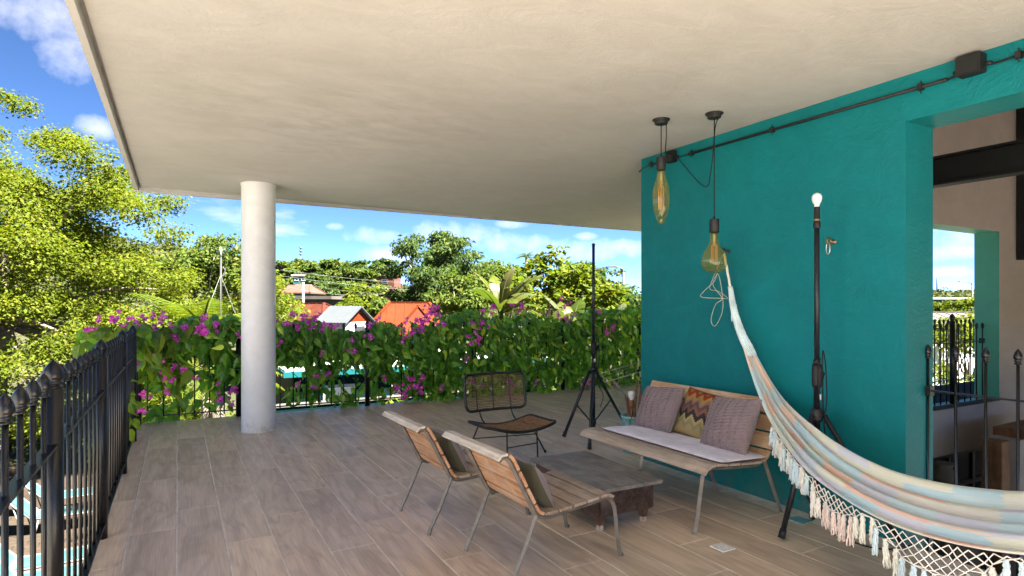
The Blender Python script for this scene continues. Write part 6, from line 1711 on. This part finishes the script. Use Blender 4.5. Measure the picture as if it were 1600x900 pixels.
for i, (x, y, t, rw, rh, mt_, lab) in enumerate([(1512, 482, 45, 1.6, 1.2, 'leaf_bright', 'lime bush in the upper inner window view'), (1480, 512, 22, 1.0, 0.7, 'leaf_lime', 'yellow bush behind the window railing'), (1515, 510, 23, 1.1, 0.9, 'leaf_lime', 'yellow-green bush below the far street lamp'), (1470, 486, 48, 1.5, 0.9, 'leaf_bright', 'bright bush before the pale turquoise house')]):
    c = at(x, y, t); pads = dome_pads(rng, (c.x, c.y, c.z - rh * 0.4), (rw, rw, rh), 22, rw * 0.24, rw * 0.42, -0.8)
    make_tree('window_view_bush', lab, (c.x, c.y, gz(c)), pads, 700 / rw, 0.005 * t + 0.03, MT[mt_], 340 + i, 'bush', 'bushes in the window view', trunk_r=0.08, limbs=6)
# wood on the hill: one mass
rh_ = np.random.default_rng(9)
nb_ = 2600
azr = np.radians(rh_.uniform(-18, 82, nb_)); rr = rh_.uniform(85, 290, nb_) ** 1.0
hx_, hy_ = rr * np.sin(azr), rr * np.cos(azr); hz_ = ground_h(hx_, hy_)
padl = [(hx_[i], hy_[i], hz_[i] + 0.8, rh_.uniform(1.2, 2.8)) for i in range(nb_)]
Ph, Dh = crown_points(rh_, padl, 14, 0.8, 0.6)
o = leaves_from(rh_, Ph, Dh, 0.85, 0.3, MT['leaf_hill'], 'hillside_wood', None, width=1.2)
tag(o, 'scrubby green wood covering the far hillside', 'wood', None, 'stuff')

# ------------------------------------------------------------------ masts, poles, wires
def pole(name, label, px, ytop, t, r, mat, cat, arms=True):
    c = at(px, ytop, t); g0 = gz(c)
    root = thing(name, label, cat, (c.x, c.y, g0)); m = MB(); m.tube([(0, 0, -0.2), (0, 0, c.z - g0)], [r * 1.3, r], 8); m.build('shaft', mat, root)
    return root, c
an, c = pole('antenna_mast', 'thin black antenna mast with pale tip and guy wires left of the column', 345, 402, 19, 0.035, MT['matte'], 'mast')
m = MB(); m.tube([c, c + Vector((0, 0, 0.32))], 0.03, 8); m.build('pale_tip', MT['roof_white'], an, True)
m = MB(); m.tube(catmull([c + Vector((0.05, 0, -0.3)), c + Vector((0.12, 0, -0.42)), c + Vector((0.06, 0, -0.6)), c + Vector((-0.02, 0, -0.5))], 4), 0.02, 5); m.build('cable_coil', MT['galv'], an, True)
for (x, y, t) in ((312, 498, 18), (378, 498, 18.5), (345, 500, 21)):
    e_ = at(x, y, t); e_ = c + (e_ - c) * ((gz(e_) - c.z) / (e_.z - c.z))
    m = MB(); m.tube([c + Vector((0, 0, -0.55)), e_], 0.007, 4); m.build('guy_wire', MT['wire'], an, True)
cm, c = pole('cell_mast', 'distant lattice radio mast on the hill right of the column', 470, 386, 170, 0.12, MT['galv'], 'mast')
for dz_ in (0.4, 1.3, 2.2):
    m = MB(); m.lathe([(0.05, 0), (0.42, 0.02), (0.42, 0.32), (0.05, 0.34)], (c.x, c.y, c.z - dz_), 6); m.build('antenna_panels', MT['galv'], cm, True)
wp, c = pole('utility_pole', 'grey wooden utility pole in front of the turquoise house', 474, 441, 45, 0.09, MT['pole_wood'], 'pole')
m = MB(); m.bar(c + RT * -0.6 + Vector((0, 0, -0.2)), c + RT * 0.6 + Vector((0, 0, -0.2)), 0.09, 0.09); m.build('cross_arm', MT['pole_wood'], wp, True)
def lamp_post(label, px, ytop, t, arm, side=-1):
    rt, c = pole('street_lamp', label, px, ytop, t, 0.07, MT['galv'], 'street lamp')
    e_ = c + RT * (side * arm) + Vector((0, 0, 0.38))
    m = MB(); m.tube(catmull([c, c + RT * side * arm * 0.2 + Vector((0, 0, 0.25)), e_], 5), 0.045, 6); m.build('arm', MT['galv'], rt, True)
    m = MB(); m.obox(e_ + RT * side * 0.2, (0.55, 0.2, 0.10), Matrix((RT, Vector((SA, CA, 0)), Vector((0, 0, 1)))).transposed(), 0.03); m.build('lamp_head', MT['galv'], rt, True)
lamp_post('grey street lamp left of the teal wall above the trees', 974, 425, 42, 0.55)
lamp_post('grey street lamp seen through the inner window', 1519, 446, 55, 0.75)
wd, c = pole('radio_tower', 'small radio tower on the ridge in the inner window view', 1464, 428, 260, 0.25, MT['galv'], 'tower')
for k_, (xa, ya, ta, xb, yb, tb_) in enumerate([(432, 421, 40, 820, 440, 46), (432, 430, 40, 820, 452, 46), (474, 444, 45, 700, 452, 45), (432, 445, 42, 640, 455, 46), (560, 440, 52, 830, 455, 46)]):
    a_, b_ = at(xa, ya, ta), at(xb, yb, tb_)
    m = MB(); m.tube([a_.lerp(b_, q / 14) + Vector((0, 0, -0.5 * math.sin(math.pi * q / 14))) for q in range(15)], 0.009, 4)
    tag(m.build('power_line', MT['wire']), ['uppermost', 'second', 'pole-top', 'fourth', 'lowest'][k_] + ' thin power line crossing the town view', 'wire', 'power lines across the town')
